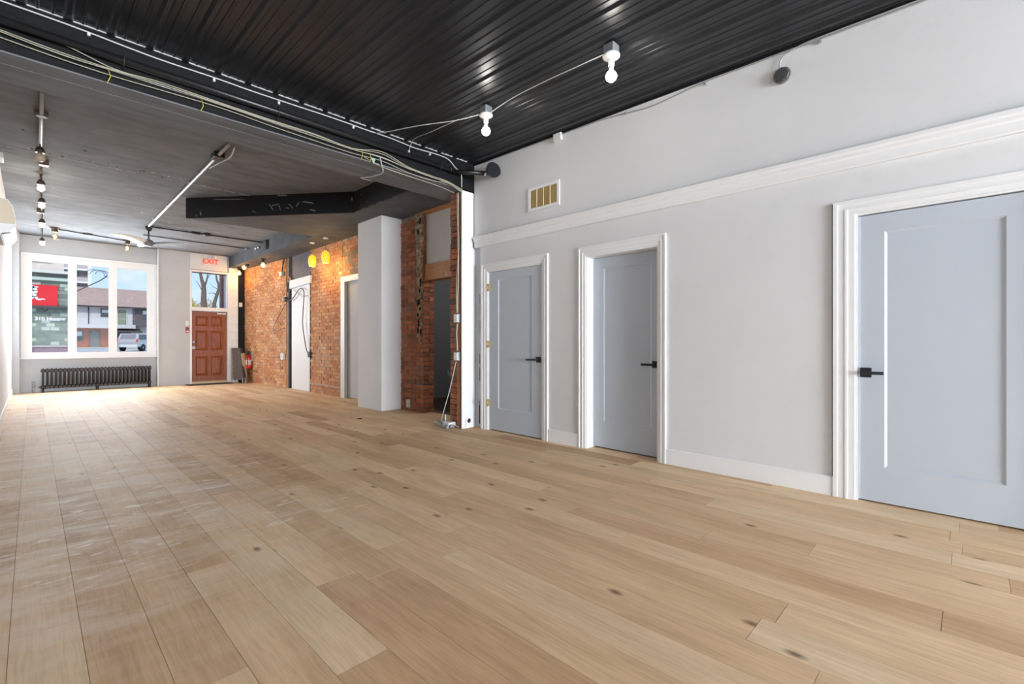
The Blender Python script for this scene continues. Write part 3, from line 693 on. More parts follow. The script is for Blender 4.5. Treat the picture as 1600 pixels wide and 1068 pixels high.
# ================================================================== OUTDOORS
def gz(y): return -.12 + (y-15.6)*.0088
M_road = mat('pale_asphalt', (.62, .58, .56), .9, var=.15, vscale=.8)
M_walk = mat('concrete_pavement', (.60, .57, .53), .9, var=.12, vscale=1)
gr = MB(); gr.add([(-60, 15.55, gz(15.55)), (80, 15.55, gz(15.55)), (80, 170, gz(170)), (-60, 170, gz(170))], [(0, 1, 2, 3)]); struct(gr.build('road', M_road))
pv = MB(); pv.add([(-60, 15.56, gz(15.55)+.05), (80, 15.56, gz(15.55)+.05), (80, 18.6, gz(18.6)+.05), (-60, 18.6, gz(18.6)+.05), (-60, 18.6, gz(18.6)), (80, 18.6, gz(18.6))], [(0, 1, 2, 3), (3, 2, 5, 4)]); struct(pv.build('pavement', M_walk))
# green tiled shop opposite
gb = thing('shop_building', 'green tiled shop building across the street with red sign', 'building', (-2, 45, gz(45)))
M_tileback = mat('grey_green_grout', srgb(140, 148, 138), .8)
box(-9, 1.95, 45.02, 56, gz(45), 5.35).build('wall', M_tileback, gb)
box(-9, 1.96, 44.9, 45.02, .0, .82).build('plinth', mat('mauve_plinth', srgb(150, 122, 134), .8, var=.15, vscale=3), gb)
box(-9, 1.97, 44.82, 45.02, .84, .93).build('ledge', M_walk, gb)
rt = random.Random(5)
tm = [mat('green_tile_%d' % i, srgb(*c), .5) for i, c in enumerate([(128, 142, 126), (138, 150, 134), (120, 132, 118), (184, 198, 172), (192, 202, 186), (150, 154, 142)])]
tmesh = {}
z = .97; k = 0
while z < 5.2:
    xx = -3.6-(k % 2)*.22
    band = 3.42 < z < 3.62
    while xx < 1.9:
        x1 = min(xx+.43, 1.95)
        if x1-xx > .06 and not band:
            m_ = tm[rt.choice([0, 0, 1, 1, 2, 2, 3, 4, 5])]; key = (m_.name, round(x1-xx, 2))
            if key not in tmesh:
                tmesh[key] = MB().box(0, key[1]-.02, -.03, 0, 0, .225).mesh('tile', m_)
            o = bpy.data.objects.new('tile', tmesh[key]); COL.objects.link(o); o.parent = gb
            o.location = (xx+2, .02, z-gz(45))
        xx += .45
    z += .25; k += 1
box(-9, 2.0, 44.6, 45.02, 3.45, 3.62).build('band', mat('dark_band', srgb(84, 84, 80), .7), gb)
box(-9, 2.0, 44.8, 46, 5.35, 5.55).build('cornice', mat('pale_green_cornice', srgb(198, 212, 196), .6), gb)
box(-9, 2.0, 44.95, 50, 5.55, 5.85).build('shadow_gap', mat('dark_cornice_gap', srgb(110, 110, 104), .7), gb)
box(-9, 2.0, 44.7, 46, 5.85, 6.05).build('upper_cornice', mat('cream_cornice', srgb(226, 222, 210), .6), gb)
box(-9, 1.6, 46.5, 56, 6.05, 9.2).build('upper_storey', mat('cream_stucco', srgb(232, 216, 204), .8), gb)
box(-.1, .95, 46.42, 46.5, 6.75, 7.35).build('upper_window', mat('pale_window', srgb(200, 205, 210), .2), gb)
MB().lathe((.62, 44.7, 3.33), [(.14, .10), (.13, .03), (.09, -.05), (.03, -.09)], 14).build('dome_lamp', mat('dark_band', (0, 0, 0)), gb)
sg = box(-2.4, 1.235, 44.86, 44.95, 3.63, 5.03).build('sign_board', mat('red_sign', (.85, .022, .03), .5), gb)
# white running figure on the sign
rn = MB()
def strip(pts, wd):
    for i in range(len(pts)-1):
        a, b_ = Vector((pts[i][0], pts[i][1])), Vector((pts[i+1][0], pts[i+1][1])); d_ = (b_-a).normalized(); n_ = Vector((-d_.y, d_.x))*wd[i]/2; m_ = Vector((-d_.y, d_.x))*wd[i+1]/2
        poly = [a-n_, b_-m_, b_+m_, a+n_]
        rn.add([(p.x, 44.84, p.y) for p in poly]+[(p.x, 44.86, p.y) for p in poly], [(0, 1, 2, 3), (7, 6, 5, 4), (0, 4, 5, 1), (1, 5, 6, 2), (2, 6, 7, 3), (3, 7, 4, 0)])
rn.lathe((-.02, 44.86, 4.86), [(.13, 0), (.13, .02)], 14, (0, -1, 0))
strip([(.02, 4.84), (.30, 4.86)], [.16, .05])
strip([(.06, 4.80), (.16, 4.62), (.08, 4.40), (.12, 4.20)], [.22, .26, .22, .26])
strip([(.14, 4.24), (.28, 4.02), (.55, 4.08), (.62, 4.04)], [.18, .11, .07, .05])
strip([(.08, 4.24), (-.06, 4.06), (-.16, 3.90)], [.18, .12, .08])
strip([(.02, 4.72), (-.14, 4.60), (-.26, 4.70)], [.10, .08, .06])
rn.build('running_figure', mat('sign_white', (.9, .9, .9), .5), sg)
def text(body, size, loc, rot, m, parent, ext=.004, name='lettering', bold=0):
    c = bpy.data.curves.new(name, 'FONT'); c.body = body; c.size = size; c.extrude = ext; c.offset = bold
    c.align_x = 'CENTER'; c.align_y = 'CENTER'; c.materials.append(m)
    o = bpy.data.objects.new(name, c); COL.objects.link(o); og = ORG.get(parent.name, (0, 0, 0)); o.parent = parent
    o.location = (loc[0]-og[0], loc[1]-og[1], loc[2]-og[2]); o.rotation_euler = rot
    bpy.context.view_layer.update(); me = bpy.data.meshes.new_from_object(o.evaluated_get(bpy.context.evaluated_depsgraph_get()))
    q = bpy.data.objects.new(name, me); COL.objects.link(q); q.parent = parent; q.location = o.location; q.rotation_euler = rot
    bpy.data.objects.remove(o); q.name = name; return q
text('210 Hunter', .32, (.88, 44.93, 2.74), (math.pi/2, 0, 0), mat('letter_white', (.95, .92, .90), .5), gb, .03, bold=.012)
# terraced house
th_ = thing('terraced_house', 'two storey house with brown roof, white siding upstairs and brick below', 'building', (7, 78, gz(78)))
g0 = gz(78)
M_siding = mat('white_siding', (.62, .60, .595), .7); M_hbrick = mat('orange_house_brick', srgb(196, 118, 90), .9, var=.3, vscale=3)
M_dsiding = mat('dark_grey_siding', srgb(104, 94, 98), .7)
box(-4, 9.0, 78, 88, g0, 3.0).build('lower_wall', M_hbrick, th_)
box(-4, 9.25, 77.6, 88, 2.95, 5.6).build('upper_wall', M_siding, th_)
box(9.25, 16, 77.6, 88, 3.2, 5.6).build('dark_siding_wall', M_dsiding, th_)
box(9.0, 16, 78.4, 88, g0, 3.2).build('side_lower_wall', mat('pale_lower_wall', srgb(205, 196, 190), .8), th_)
rf = MB(); rf.extr([(77.0, 5.55), (88.5, 5.55), (83, 8.4)], 'x', -4.4, 16.4); rf.build('roof', mat('brown_shingle', srgb(188, 156, 142), .9, var=.15, vscale=2), th_)
box(-4.4, 16.4, 76.9, 77.1, 5.50, 5.68).build('gutter', mat('dark_gutter', (.06, .05, .05), .5), th_)
box(-4, 9.3, 76.7, 77.6, 2.92, 3.4).build('balcony_slab', M_siding, th_)
box(-4, 9.2, 76.75, 76.8, 4.1, 4.14).build('balcony_rail', mat('pale_rail', (.6, .58, .57), .5), th_)
for xx in (4.86, 9.15, .6): MB().tube([(xx, 77.5, 3.2), (xx, 77.5, 5.55)], .045, 8).build('downpipe', MATS['dark_gutter'], th_)
M_dwin = mat('dark_window', (.08, .09, .10), .15); M_wfr = mat('window_frame_white', (.75, .75, .74), .5)
for (x0, x1, z0, z1, y) in ((2.6, 3.72, 4.35, 5.3, 77.6), (6.05, 6.95, 4.4, 5.3, 77.6), (10.1, 10.95, 4.3, 5.35, 77.6), (3.45, 4.35, 1.35, 2.55, 78), (-1, 0, 4.35, 5.3, 77.6)):
    f_ = MB(); frame(f_, x0-.08, x1+.08, z0-.08, z1+.08, y-.06, y, .09); q_ = f_.build('window', mat('dark_frame', (.15, .12, .11), .5), th_)
    box(x0, x1, y-.03, y+.02, z0, z1).build('pane', M_dwin, q_); box(x0+.05, x1-.05, y-.05, y-.03, (z0+z1)/2, z1-.05).build('blind', M_wfr, q_)
dd = box(7.62, 8.45, 77.5, 77.62, 3.35, 5.3).build('upper_door', mat('olive_door', srgb(146, 148, 122), .6), th_)
f_ = MB(); frame(f_, 7.5, 8.57, 3.3, 5.42, 77.48, 77.6, .1); f_.build('door_frame', M_wfr, dd)
dd2 = box(5.0, 5.9, 77.9, 78.02, g0+.1, 2.6).build('entrance_door', mat('grey_door', srgb(120, 122, 118), .6), th_)
f_ = MB(); frame(f_, 4.9, 6.0, g0, 2.7, 77.88, 78, .1); f_.build('door_frame', mat('brown_frame', srgb(120, 80, 64), .7), dd2)
box(7.3, 8.9, 77.9, 78.02, 1.2, 2.75).build('shop_window', M_dwin, th_)
box(-4.2, 9.4, 74.5, 78, g0, g0+.12).build('kerb', M_walk, th_)
aw = MB(); aw.extr([(76.0, 2.55), (78.4, 2.9), (78.4, 2.7), (76.0, 2.4)], 'x', 7.2, 9.9); aw.build('awning', mat('dark_awning', (.07, .065, .06), .7), th_)
# tower block
tw = thing('tower_block', 'tall apartment block with stacked balconies far behind the shop', 'building', (2, 140, 0))
M_tw = mat('pale_concrete', srgb(226, 218, 212), .8)
box(-20, 8.9, 140, 155, 0, 40).build('wall', M_tw, tw)
box(8.6, 9.2, 138.5, 155, 0, 40).build('fin', mat('white_fin', (.85, .84, .83), .7), tw)
z = 9.0
while z < 34:
    box(4.0, 8.6, 139.0, 140, z, z+.9).build('balcony_front', mat('pink_grey_balcony', srgb(196, 182, 182), .8), tw)
    box(4.0, 8.6, 138.9, 140, z-.35, z).build('balcony_slab', MATS['white_fin'], tw)
    box(4.0, 8.6, 139.9, 140.02, z+.9, z+2.4).build('recess', mat('recess_grey', srgb(128, 120, 122), .8), tw)
    box(6.0, 7.2, 139.8, 139.95, z+1.0, z+2.1).build('window', M_dwin, tw)
    z += 2.75
# rooftop aerial on the shop
an = thing('rooftop_aerial', 'curled wire aerial on a slanted mast above the brown roof', 'aerial', (3.4, 60, 0))
MB().tube([(2.2, 60, gz(60)), (2.3, 60, 5.4), (3.0, 60, 6.0), (4.6, 60, 7.1), (5.1, 60, 7.6)], .05, 8).build('mast', mat('aerial_metal', (.12, .12, .12), .5), an)
for i, s_ in enumerate((.75, .62, .5)):
    c_ = Vector((4.2+.28*i, 60, 7.55-.05*i+.12*i)); pts = [c_+Vector((s_*math.cos(t_), 0, s_*.75*math.sin(t_))) for t_ in [math.radians(a_) for a_ in range(-20, 200, 20)]]
    MB().tube(pts, .028, 6).build('hoop', MATS['aerial_metal'], an)
# parked SUV
sv = thing('parked_suv', 'silver and white SUV parked by the brick house, tail towards the window', 'car', (7.8, 60, gz(60)))
g1 = gz(60); M_car = mat('silver_car_paint', (.55, .55, .56), .3, metal=.2); M_carw = mat('white_car_paint', (.8, .8, .8), .3)
def suv(sx, cy):
    b_ = MB(); hw = .95
    side = [(-2.35, .45), (2.3, .45), (2.38, .75), (2.3, 1.02), (1.15, 1.12), (.55, 1.72), (-2.0, 1.76), (-2.3, 1.15), (-2.38, .9)]
    return side, hw
side, hw = suv(0, 0)
ca, sa = math.cos(.95), math.sin(.95)     # heading away and along the street
def cw(l_, w_, z_): return (7.9+l_*ca-w_*sa, 61.2+l_*sa+w_*ca, g1+z_)
b_ = MB(); n_ = len(side); V = []
for w_, k_ in ((-hw, 1), (-hw*.80, 0), (hw*.80, 0), (hw, 1)): pass
lo = [p for p in side]
V = [cw(l_, -hw if z_ < 1.15 else -hw*.82, z_) for l_, z_ in side]+[cw(l_, hw if z_ < 1.15 else hw*.82, z_) for l_, z_ in side]
b_.add(V, [tuple(reversed(range(n_))), tuple(range(n_, 2*n_))]+[(i, (i+1) % n_, n_+(i+1) % n_, n_+i) for i in range(n_)])
b_.build('body', M_car, sv)
def quad(pts, m_, name, par):
    q_ = MB(); P_ = [Vector(cw(*p)) for p in pts]; nn = (P_[1]-P_[0]).cross(P_[2]-P_[0]).normalized()*.02
    q_.add([p-nn for p in P_]+[p+nn for p in P_], [(3, 2, 1, 0), (4, 5, 6, 7), (0, 1, 5, 4), (1, 2, 6, 5), (2, 3, 7, 6), (3, 0, 4, 7)]); return q_.build(name, m_, par)
quad([(-2.27, -.68, 1.2), (-2.27, .68, 1.2), (-2.06, .62, 1.68), (-2.06, -.62, 1.68)], mat('tinted_rear_glass', srgb(150, 140, 146), .2), 'rear_window', sv)
for s_ in (-1, 1):
    quad([(-2.0, s_*.93, 1.18), (.95, s_*.93, 1.18), (.5, s_*.80, 1.66), (-1.85, s_*.80, 1.66)], M_dwin, 'side_window', sv)
    quad([(-2.36, s_*.78, .9), (-2.36, s_*.93, .9), (-2.3, s_*.93, 1.2), (-2.3, s_*.78, 1.2)], mat('tail_lamp_red', (.7, .08, .06), .3), 'tail_lamp', sv)
quad([(-2.42, -.93, .42), (-2.42, .93, .42), (-2.42, .93, .68), (-2.42, -.93, .68)], M_carw, 'rear_bumper', sv)
for l_ in (-1.5, 1.5):
    for s_ in (-1, 1):
        c_ = cw(l_, s_*.86, .36); ax = Vector((-sa*s_, ca*s_, 0))
        wh = MB().lathe(c_, [(.2, -.12), (.36, -.12), (.36, .12), (.2, .12)], 18, ax).build('tyre', mat('rubber', (.02, .02, .02), .8), sv)
        MB().lathe(c_, [(.2, -.1), (.2, .1), (.05, .13)], 14, ax).build('hub', M_steel, wh)
# trees seen through the transom
M_bark = mat('grey_brown_bark', srgb(128, 108, 92), .9, var=.4, vscale=10)
def tree(name, label, base, pts_list, leaf):
    t_ = thing(name, label, 'tree', base, 'street trees outside the transom')
    for i, (pts, r_) in enumerate(pts_list):
        n_ = len(arc_pts(pts, 5)); MB().tube(arc_pts(pts, 5), [r_*(1-.75*j/(n_-1)) for j in range(n_)], 7).build('trunk' if i == 0 else 'branch', M_bark, t_)
    return t_
gy = gz(28)
t1 = tree('forked_tree', 'bare forked tree with thick trunk seen through the transom', (6.15, 28, gy), [
    ([(6.2, 28, gy), (6.15, 28, 2.2), (6.12, 28, 3.3), (6.12, 28, 3.95), (6.02, 28, 4.4), (5.92, 28, 5.0)], .19),
    ([(6.12, 28, 3.9), (6.22, 28, 4.2), (6.30, 28, 4.6), (6.33, 28, 5.1)], .06),
    ([(6.12, 28, 3.6), (6.0, 28.2, 4.0), (5.85, 28.3, 4.3)], .03), ([(6.25, 28, 4.3), (6.4, 28.1, 4.6), (6.55, 28.1, 4.75)], .02), ([(6.0, 28, 4.5), (5.95, 28, 4.7), (6.05, 28, 4.9)], .015)], None)
t2 = tree('crooked_tree', 'slender crooked bare tree nearer the transom edge', (6.7, 28.6, gy), [
    ([(6.75, 28.6, gy), (6.72, 28.6, 2.4), (6.74, 28.6, 3.2), (6.92, 28.6, 3.9), (6.93, 28.6, 4.2), (6.84, 28.6, 4.5), (6.80, 28.6, 5.0)], .12),
    ([(6.85, 28.6, 3.6), (6.7, 28.6, 3.75), (6.5, 28.7, 3.7)], .03), ([(6.93, 28.6, 4.2), (7.05, 28.6, 4.35), (7.1, 28.6, 4.6)], .025), ([(6.9, 28.6, 3.95), (6.7, 28.7, 4.1), (6.55, 28.8, 4.3)], .018), ([(6.88, 28.6, 3.7), (7.02, 28.7, 3.9), (7.15, 28.7, 3.95)], .018)], None)
def bush(name, label, c, rad, col, seed):
    r_ = random.Random(seed); b_ = MB()
    for i in range(900):
        d_ = Vector((r_.gauss(0, 1), r_.gauss(0, 1), r_.gauss(0, 1))).normalized()*(r_.random()**.4)
        p = Vector(c)+Vector((d_.x*rad[0], d_.y*rad[1], d_.z*rad[2])); a = Vector((r_.gauss(0, 1), r_.gauss(0, 1), r_.gauss(0, 1))).normalized()*.07; e_ = a.orthogonal().normalized()*.04
        b_.add([p-a, p+e_, p+a, p-e_], [(0, 1, 2, 3)])
    t_ = thing(name, label, 'bush', (c[0], c[1], gz(c[1])), None)
    b_.build('foliage', mat('leaf_'+name, col, .8), t_)['kind'] = 'stuff'
    MB().tube([(c[0], c[1], gz(c[1])), (c[0], c[1], c[2])], .05, 6).build('stem', M_bark, t_)
bush('yellow_bush', 'yellow green bush below the forked tree', (6.05, 30.5, 2.4), (.55, .5, 1.15), srgb(196, 182, 90), 1)
bush('tan_bush', 'tan twiggy bush between the two bare trees', (7.05, 31.5, 2.5), (.65, .5, 1.2), srgb(190, 160, 120), 2)
pl_ = thing('utility_pole', 'thin grey green pole leaning behind the transom', 'pole', (4.4, 22, gz(22)))
MB().tube([(4.42, 22, gz(22)), (4.30, 22, 5.5)], .05, 8).build('shaft', mat('pole_grey', srgb(120, 132, 120), .6), pl_)
MB().lathe((4.42, 22, gz(22)), [(.12, 0), (.12, .04), (.06, .06)], 12).build('base', MATS['pole_grey'], pl_)
struct(box(3.90, 4.6, 15.9, 16.0, -.1, 3.6).build('wall_porch', mat('mauve_porch_brick', srgb(168, 132, 132), .8, var=.3, vscale=8)))

# ================================================================== THINGS INSIDE
# --- radiator
rd = thing('radiator', 'long low bronzed cast iron radiator under the street window', 'radiator', (1.13, 15.12, 0))
nsec = 28; x0r, x1r = .14, 2.15; pitch = (x1r-x0r)/nsec
def sect(xc, foot):
    b_ = MB(); w_ = pitch*.36
    for yc in (15.06, 15.12, 15.18):
        b_.tube([(xc, yc, .10), (xc, yc, .50)], .017, 8)
    for zc_ in (.115, .49):
        b_.tube([(xc, 15.045, zc_), (xc, 15.195, zc_)], .030, 10)
    b_.lathe((xc, 15.12, .49), [(.034, -pitch*.5), (.034, pitch*.5)], 10, (1, 0, 0))
    b_.lathe((xc, 15.12, .115), [(.034, -pitch*.5), (.034, pitch*.5)], 10, (1, 0, 0))
    b_.sphere((xc, 15.06, .518), .018, 8, 1.6)
    if foot:
        for yc in (15.06, 15.18): b_.tube([(xc, yc, .10), (xc, yc, .02), (xc, yc, 0)], [.022, .018, .028], 8)
    return b_
m1 = sect(0, False).mesh('radiator_section', M_iron, (0, 15.12, 0)); m2 = sect(0, True).mesh('radiator_section', M_iron, (0, 15.12, 0))
for i in range(nsec):
    o = bpy.data.objects.new('radiator_section', m2 if i in (0, 13, nsec-1) else m1); COL.objects.link(o); o.parent = rd; o.location = (x0r+(i+.5)*pitch-1.13, 0, 0)
vl = MB().tube([(x0r, 15.12, .115), (.06, 15.12, .115), (.03, 15.12, .10), (.03, 15.12, 0)], .018, 8).build('valve_pipe', M_steel, rd)
MB().lathe((.03, 15.12, .12), [(.02, 0), (.02, .08), (.008, .085), (.008, .11), (.035, .115), (.035, .14)], 12).build('valve_wheel', M_steel, vl)

# --- exit sign
ex = thing('exit_sign', 'white EXIT sign with red letters and two small lamp heads', 'sign', (3.445, 15.06, 3.26))
MB().bbox(3.285, 3.61, 15.02, 15.07, 3.255, 3.45, .006).build('housing', M_white, ex)
box(3.30, 3.595, 15.016, 15.02, 3.27, 3.44).build('face_plate', mat('exit_face', (.75, .62, .55), .5), ex)
text('EXIT', .185, (3.447, 15.013, 3.355), (math.pi/2, 0, 0), M_exit, ex, .003, bold=.003)
for xx in (3.33, 3.56):
    h_ = MB().tube([(xx, 15.04, 3.45), (xx, 15.02, 3.49)], .010, 8).build('lamp_arm', M_white, ex)
    MB().lathe((xx, 15.03, 3.50), [(.012, -.03), (.038, .02), (.038, .03)], 14, (0, -1, -.2)).build('lamp_head', M_white, h_)

# --- pull station, thermostat
ps = thing('fire_alarm_pull', 'red fire alarm pull station on the wall beside the wooden door', 'alarm', (2.91, 15.115, 1.50))
MB().bbox(2.885, 2.965, 15.075, 15.12, 1.40, 1.545, .004).build('housing', M_red, ps)
box(2.897, 2.953, 15.070, 15.075, 1.47, 1.53).build('face_plate', mat('alarm_face', (.05, .03, .03), .4), ps)
box(2.89, 2.96, 15.065, 15.076, 1.425, 1.445).build('pull_bar', M_white, ps)
MB().bbox(2.885, 2.96, 15.095, 15.12, 1.56, 1.70, .003)
tag(MB().bbox(2.885, 2.965, 15.095, 15.12, 1.585, 1.71, .003).build('wall_plate', M_white, None, (2.925, 15.12, 1.65)), 'blank white wall plate above the red alarm pull station', 'wall plate')
sw_ = thing('light_switch', 'white light switch on the black corner post beside the bricks', 'switch', (4.22, 15.09, 2.2))
MB().bbox(4.17, 4.255, 15.078, 15.09, 2.16, 2.28, .003).build('plate', M_white, sw_); box(4.205, 4.22, 15.07, 15.08, 2.20, 2.235).build('toggle', M_white, sw_)

# --- fire extinguisher
fe = thing('fire_extinguisher', 'red fire extinguisher hanging on the brick wall near the door', 'extinguisher', (4.27, 14.55, .40))
cx, cy = 4.262, 14.55
MB().lathe((cx, cy, .40), [(.05, 0), (.068, .02), (.07, .05), (.07, .30), (.06, .345), (.03, .375), (.022, .39)], 18).build('cylinder', M_red, fe)
MB().lathe((cx, cy, .50), [(.0712, 0), (.0712, .15)], 18).build('label_band', mat('label_pink', (.75, .55, .55), .5), fe)
hd = MB().lathe((cx, cy, .79), [(.024, 0), (.024, .05), (.012, .06)], 12).build('valve_head', M_black, fe)
MB().bbox(cx-.02, cx+.02, cy-.11, cy+.02, .85, .868, .004).bbox(cx-.015, cx+.015, cy-.10, cy+.0, .815, .83, .004).build('squeeze_lever', M_black, hd)
MB().tube(arc_pts([(cx, cy-.02, .81), (cx-.06, cy-.08, .77), (cx-.055, cy-.085, .6), (cx-.05, cy-.08, .48)]), .011, 8).build('hose', M_black, fe)
MB().box(cx+.068, cx+.10, cy-.03, cy+.03, .6, .86).build('wall_bracket', M_steel, fe)

# --- leaning things in the corner
fm = thing('folded_mat', 'tall brown grey folded mat standing in the corner by the door', 'mat', (4.0, 14.75, 0))
fb = MB(); fb.add([(3.93, 14.70, .09), (4.12, 14.52, .09), (4.17, 14.58, .09), (3.98, 14.76, .09), (3.94, 14.90, .98), (4.10, 14.75, .98), (4.15, 14.82, .98), (3.99, 14.97, .98)],
  [(3, 2, 1, 0), (4, 5, 6, 7), (0, 1, 5, 4), (1, 2, 6, 5), (2, 3, 7, 6), (3, 0, 4, 7)]); fb.build('outer_layer', mat('brown_mesh', srgb(98, 86, 80), .85, var=.35, vscale=14), fm)
fb = MB(); fb.add([(4.12, 14.52, .06), (4.17, 14.47, .06), (4.23, 14.55, .06), (4.17, 14.60, .06), (4.10, 14.75, .98), (4.14, 14.71, .98), (4.20, 14.79, .98), (4.15, 14.84, .98)],
  [(3, 2, 1, 0), (4, 5, 6, 7), (0, 1, 5, 4), (1, 2, 6, 5), (2, 3, 7, 6), (3, 0, 4, 7)]); fb.build('folded_edge', mat('dark_mesh_edge', (.02, .018, .018), .8), fm)
for p, q_ in (((4.10, 14.50, .16), (4.08, 14.44, 0)), ((4.15, 14.46, .16), (4.15, 14.40, 0)), ((3.96, 14.72, .12), (3.95, 14.68, 0))):
    MB().tube([p, q_], .012, 6).build('foot', M_steel, fm)
rc = thing('cardboard_tube', 'tan cardboard tube leaning against the bricks next to the extinguisher', 'tube', (4.22, 14.62, 0))
MB().tube([(4.20, 14.56, 0), (4.165, 14.68, .83)], [.048, .06], 14, True).build('tube_body', mat('cardboard', srgb(168, 136, 96), .8, var=.1, vscale=8), rc)
rl = thing('dark_roll', 'dark rolled carpet standing behind the cardboard tube', 'roll', (4.24, 14.80, 0))
MB().tube([(4.19, 14.86, 0), (4.19, 14.88, .95)], .075, 16).build('roll_body', mat('black_carpet', (.015, .015, .017), .95), rl)
MB().lathe((4.19, 14.88, .95), [(.01, 0), (.012, .004), (.035, .004), (.037, .0), (.06, .0), (.062, .005), (.07, .005)], 16).build('roll_end', mat('carpet_backing', (.04, .035, .03), .95), rl)
dm = thing('door_mat', 'thin dark door mat lying before the wooden front door', 'mat', (3.35, 14.75, 0))
MB().bbox(2.86, 3.92, 14.62, 15.05, .001, .012, .004).build('pile', mat('mat_charcoal', (.03, .028, .026), .95, var=.4, vscale=40), dm)
frm = MB(); 
for a_ in ((2.85, 3.93, 14.61, 14.635), (2.85, 3.93, 15.035, 15.055), (2.85, 2.875, 14.61, 15.055), (3.905, 3.93, 14.61, 15.055)): frm.box(a_[0], a_[1], a_[2], a_[3], .001, .009)
frm.build('rubber_edge', M_black, dm)

# --- bulbs helper
def bulb(parent, c, r, m, glow=None, energy=0, color=(1, .8, .5), name='bulb'):
    o = MB().lathe(c, [(.35*r, r*1.15), (.42*r, r*.9), (.8*r, r*.5), (r, 0), (.85*r, -.55*r), (.45*r, -.9*r), (.01*r, -r)], 16).build(name, m, parent)
    if energy:
        l_ = light('lamp_light', 'POINT', (c[0], c[1], c[2]-r*1.6), energy, color, radius=.045)
    return o
# --- ceiling lampholders on the ribbed ceiling
def lampholder(label, X, Y, en):
    z = zc(Y)
    t_ = thing('ceiling_lampholder', label, 'lamp', (X, Y, z-.02), 'bare bulb lampholders on the ribbed ceiling')
    MB().bbox(X-.045, X+.045, Y-.045, Y+.045, z-.075, z-.004, .006).build('junction_box', M_steel, t_)
    ph = MB().lathe((X, Y, z-.078), [(.058, 0), (.068, -.006), (.066, -.02), (.040, -.034), (.026, -.045), (.024, -.088)], 24).build('porcelain_base', M_porc, t_)
    MB().lathe((X, Y, z-.166), [(.018, 0), (.018, -.03)], 14).build('socket_ring', M_white, ph)
    bulb(t_, (X, Y, z-.245), .045, M_bulbw, energy=en, color=(1, .96, .90))
    return t_
lampholder('bare bulb in white porcelain lampholder farther from the beam, with steel box', 3.17, 2.02, 3.5)
lampholder('bare bulb in white porcelain lampholder closest to the black beam corner', 3.17, 3.47, 3.5)
zA = zc(2.02)-.085; zBm = zc(3.47)-.085
def cable(label, pts, r, m, n=8, name='cable', cat='cable', group=None):
    p = arc_pts(pts, n); o = MB().tube(p, r, 6).build(name, m, None, tuple(p[0])); return tag(o, label, cat, group)
cable('white cable sagging between the two bare ceiling bulbs', [(3.115, 2.05, zA), (3.10, 2.3, zA+.0), (3.13, 2.7, zA+.035), (3.16, 3.1, zA+.055), (3.17, 3.415, zBm)], .0045, M_cable)
cable('white cable running from the corner bulb to the beam top', [(3.12, 3.50, zBm), (3.0, 3.75, zBm-.02), (2.83, 4.15, zBm+.0), (2.72, 4.6, zBm+.04), (2.68, 4.755, 3.46)], .0045, M_cable)
cable('short white cable looping from the bulb cable down to the beam clip', [(3.02, 3.72, zBm-.012), (3.02, 4.2, zBm+.01), (3.08, 4.6, 3.47), (3.12, 4.765, 3.40)], .004, M_cable)
# --- wiring on the beam
pts = [(XL+.02, 4.765, 3.475), (.2, 4.765, 3.472), (.7, 4.765, 3.452), (1.1, 4.765, 3.458), (1.45, 4.765, 3.456), (1.8, 4.765, 3.462), (2.2, 4.765, 3.470), (2.6, 4.765, 3.468), (2.9, 4.765, 3.47), (3.2, 4.765, 3.455), (3.5, 4.765, 3.47), (3.7, 4.765, 3.46), (3.82, 4.762, 3.38), (3.86, 4.70, 3.30), (3.90, 4.735, 3.14)]
cable('white cable clipped along the top of the black beam', pts, .006, M_cable, 6)
for i, (xx, zz_) in enumerate(((.30, 3.455), (1.12, 3.435), (1.66, 3.43), (2.42, 3.445), (3.12, 3.39), (3.42, 3.44))):
    tag(MB().bbox(xx-.010, xx+.010, 4.755, 4.779, zz_-.012, zz_+.014, .003).build('cable_clip', M_white, None, (xx, 4.77, zz_)), ['first', 'second', 'third', 'fourth', 'fifth', 'last'][i]+' white cable clip along the beam top counted from the bare wall', 'clip', 'cable clips on the beam')
rr2 = random.Random(9)
labs = ['cream cable topmost in the bundle on the black beam', 'cream cable second down in the beam bundle', 'white cable in the middle of the beam bundle', 'cream cable low in the beam bundle', 'slack cream cable drooping below the beam bundle']
for i in range(5):
    pts = []
    for xx, zz_ in ((XL+.02, 3.27), (.15, 3.235), (.45, 3.235), (.75, 3.24), (1.2, 3.235), (1.6, 3.222), (2.0, 3.215), (2.4, 3.20), (2.75, 3.205), (3.1, 3.18), (3.45, 3.165), (3.68, 3.155), (3.92, 3.10)):
        sp_ = (i-2)*.0065
        if i == 4: zz_ -= .012+.022*abs(math.sin(xx*2.4)) if xx < 3.6 else 0
        if i == 0 and xx < .2: zz_ += .06
        if i < 3 and 2.42 < xx < 2.8: zz_ += .018*(3-i)
        pts.append((xx, 4.752+.010*((i*7) % 3-1)-.006*(i % 2), zz_-sp_+rr2.uniform(-.005, .005)))
    cable(labs[i], pts, .0039, M_cable if i == 2 else M_cablecream, 6)
cable('lone cream cable crossing the beam soffit towards the stub wall', [(2.55, 4.77, 3.165), (2.8, 4.79, 3.122), (3.2, 4.82, 3.118), (3.6, 4.84, 3.114), (3.90, 4.88, 3.10)], .0045, M_cablecream)
cable('grey cable hanging from the beam bundle into the front ceiling', [(2.73, 4.745, 3.20), (2.76, 4.76, 3.12), (2.82, 4.85, 3.08), (2.80, 5.1, 3.09), (2.78, 5.28, 3.12), (2.95, 5.34, 3.14)], .008, mat('grey_flex', (.35, .35, .35), .5))
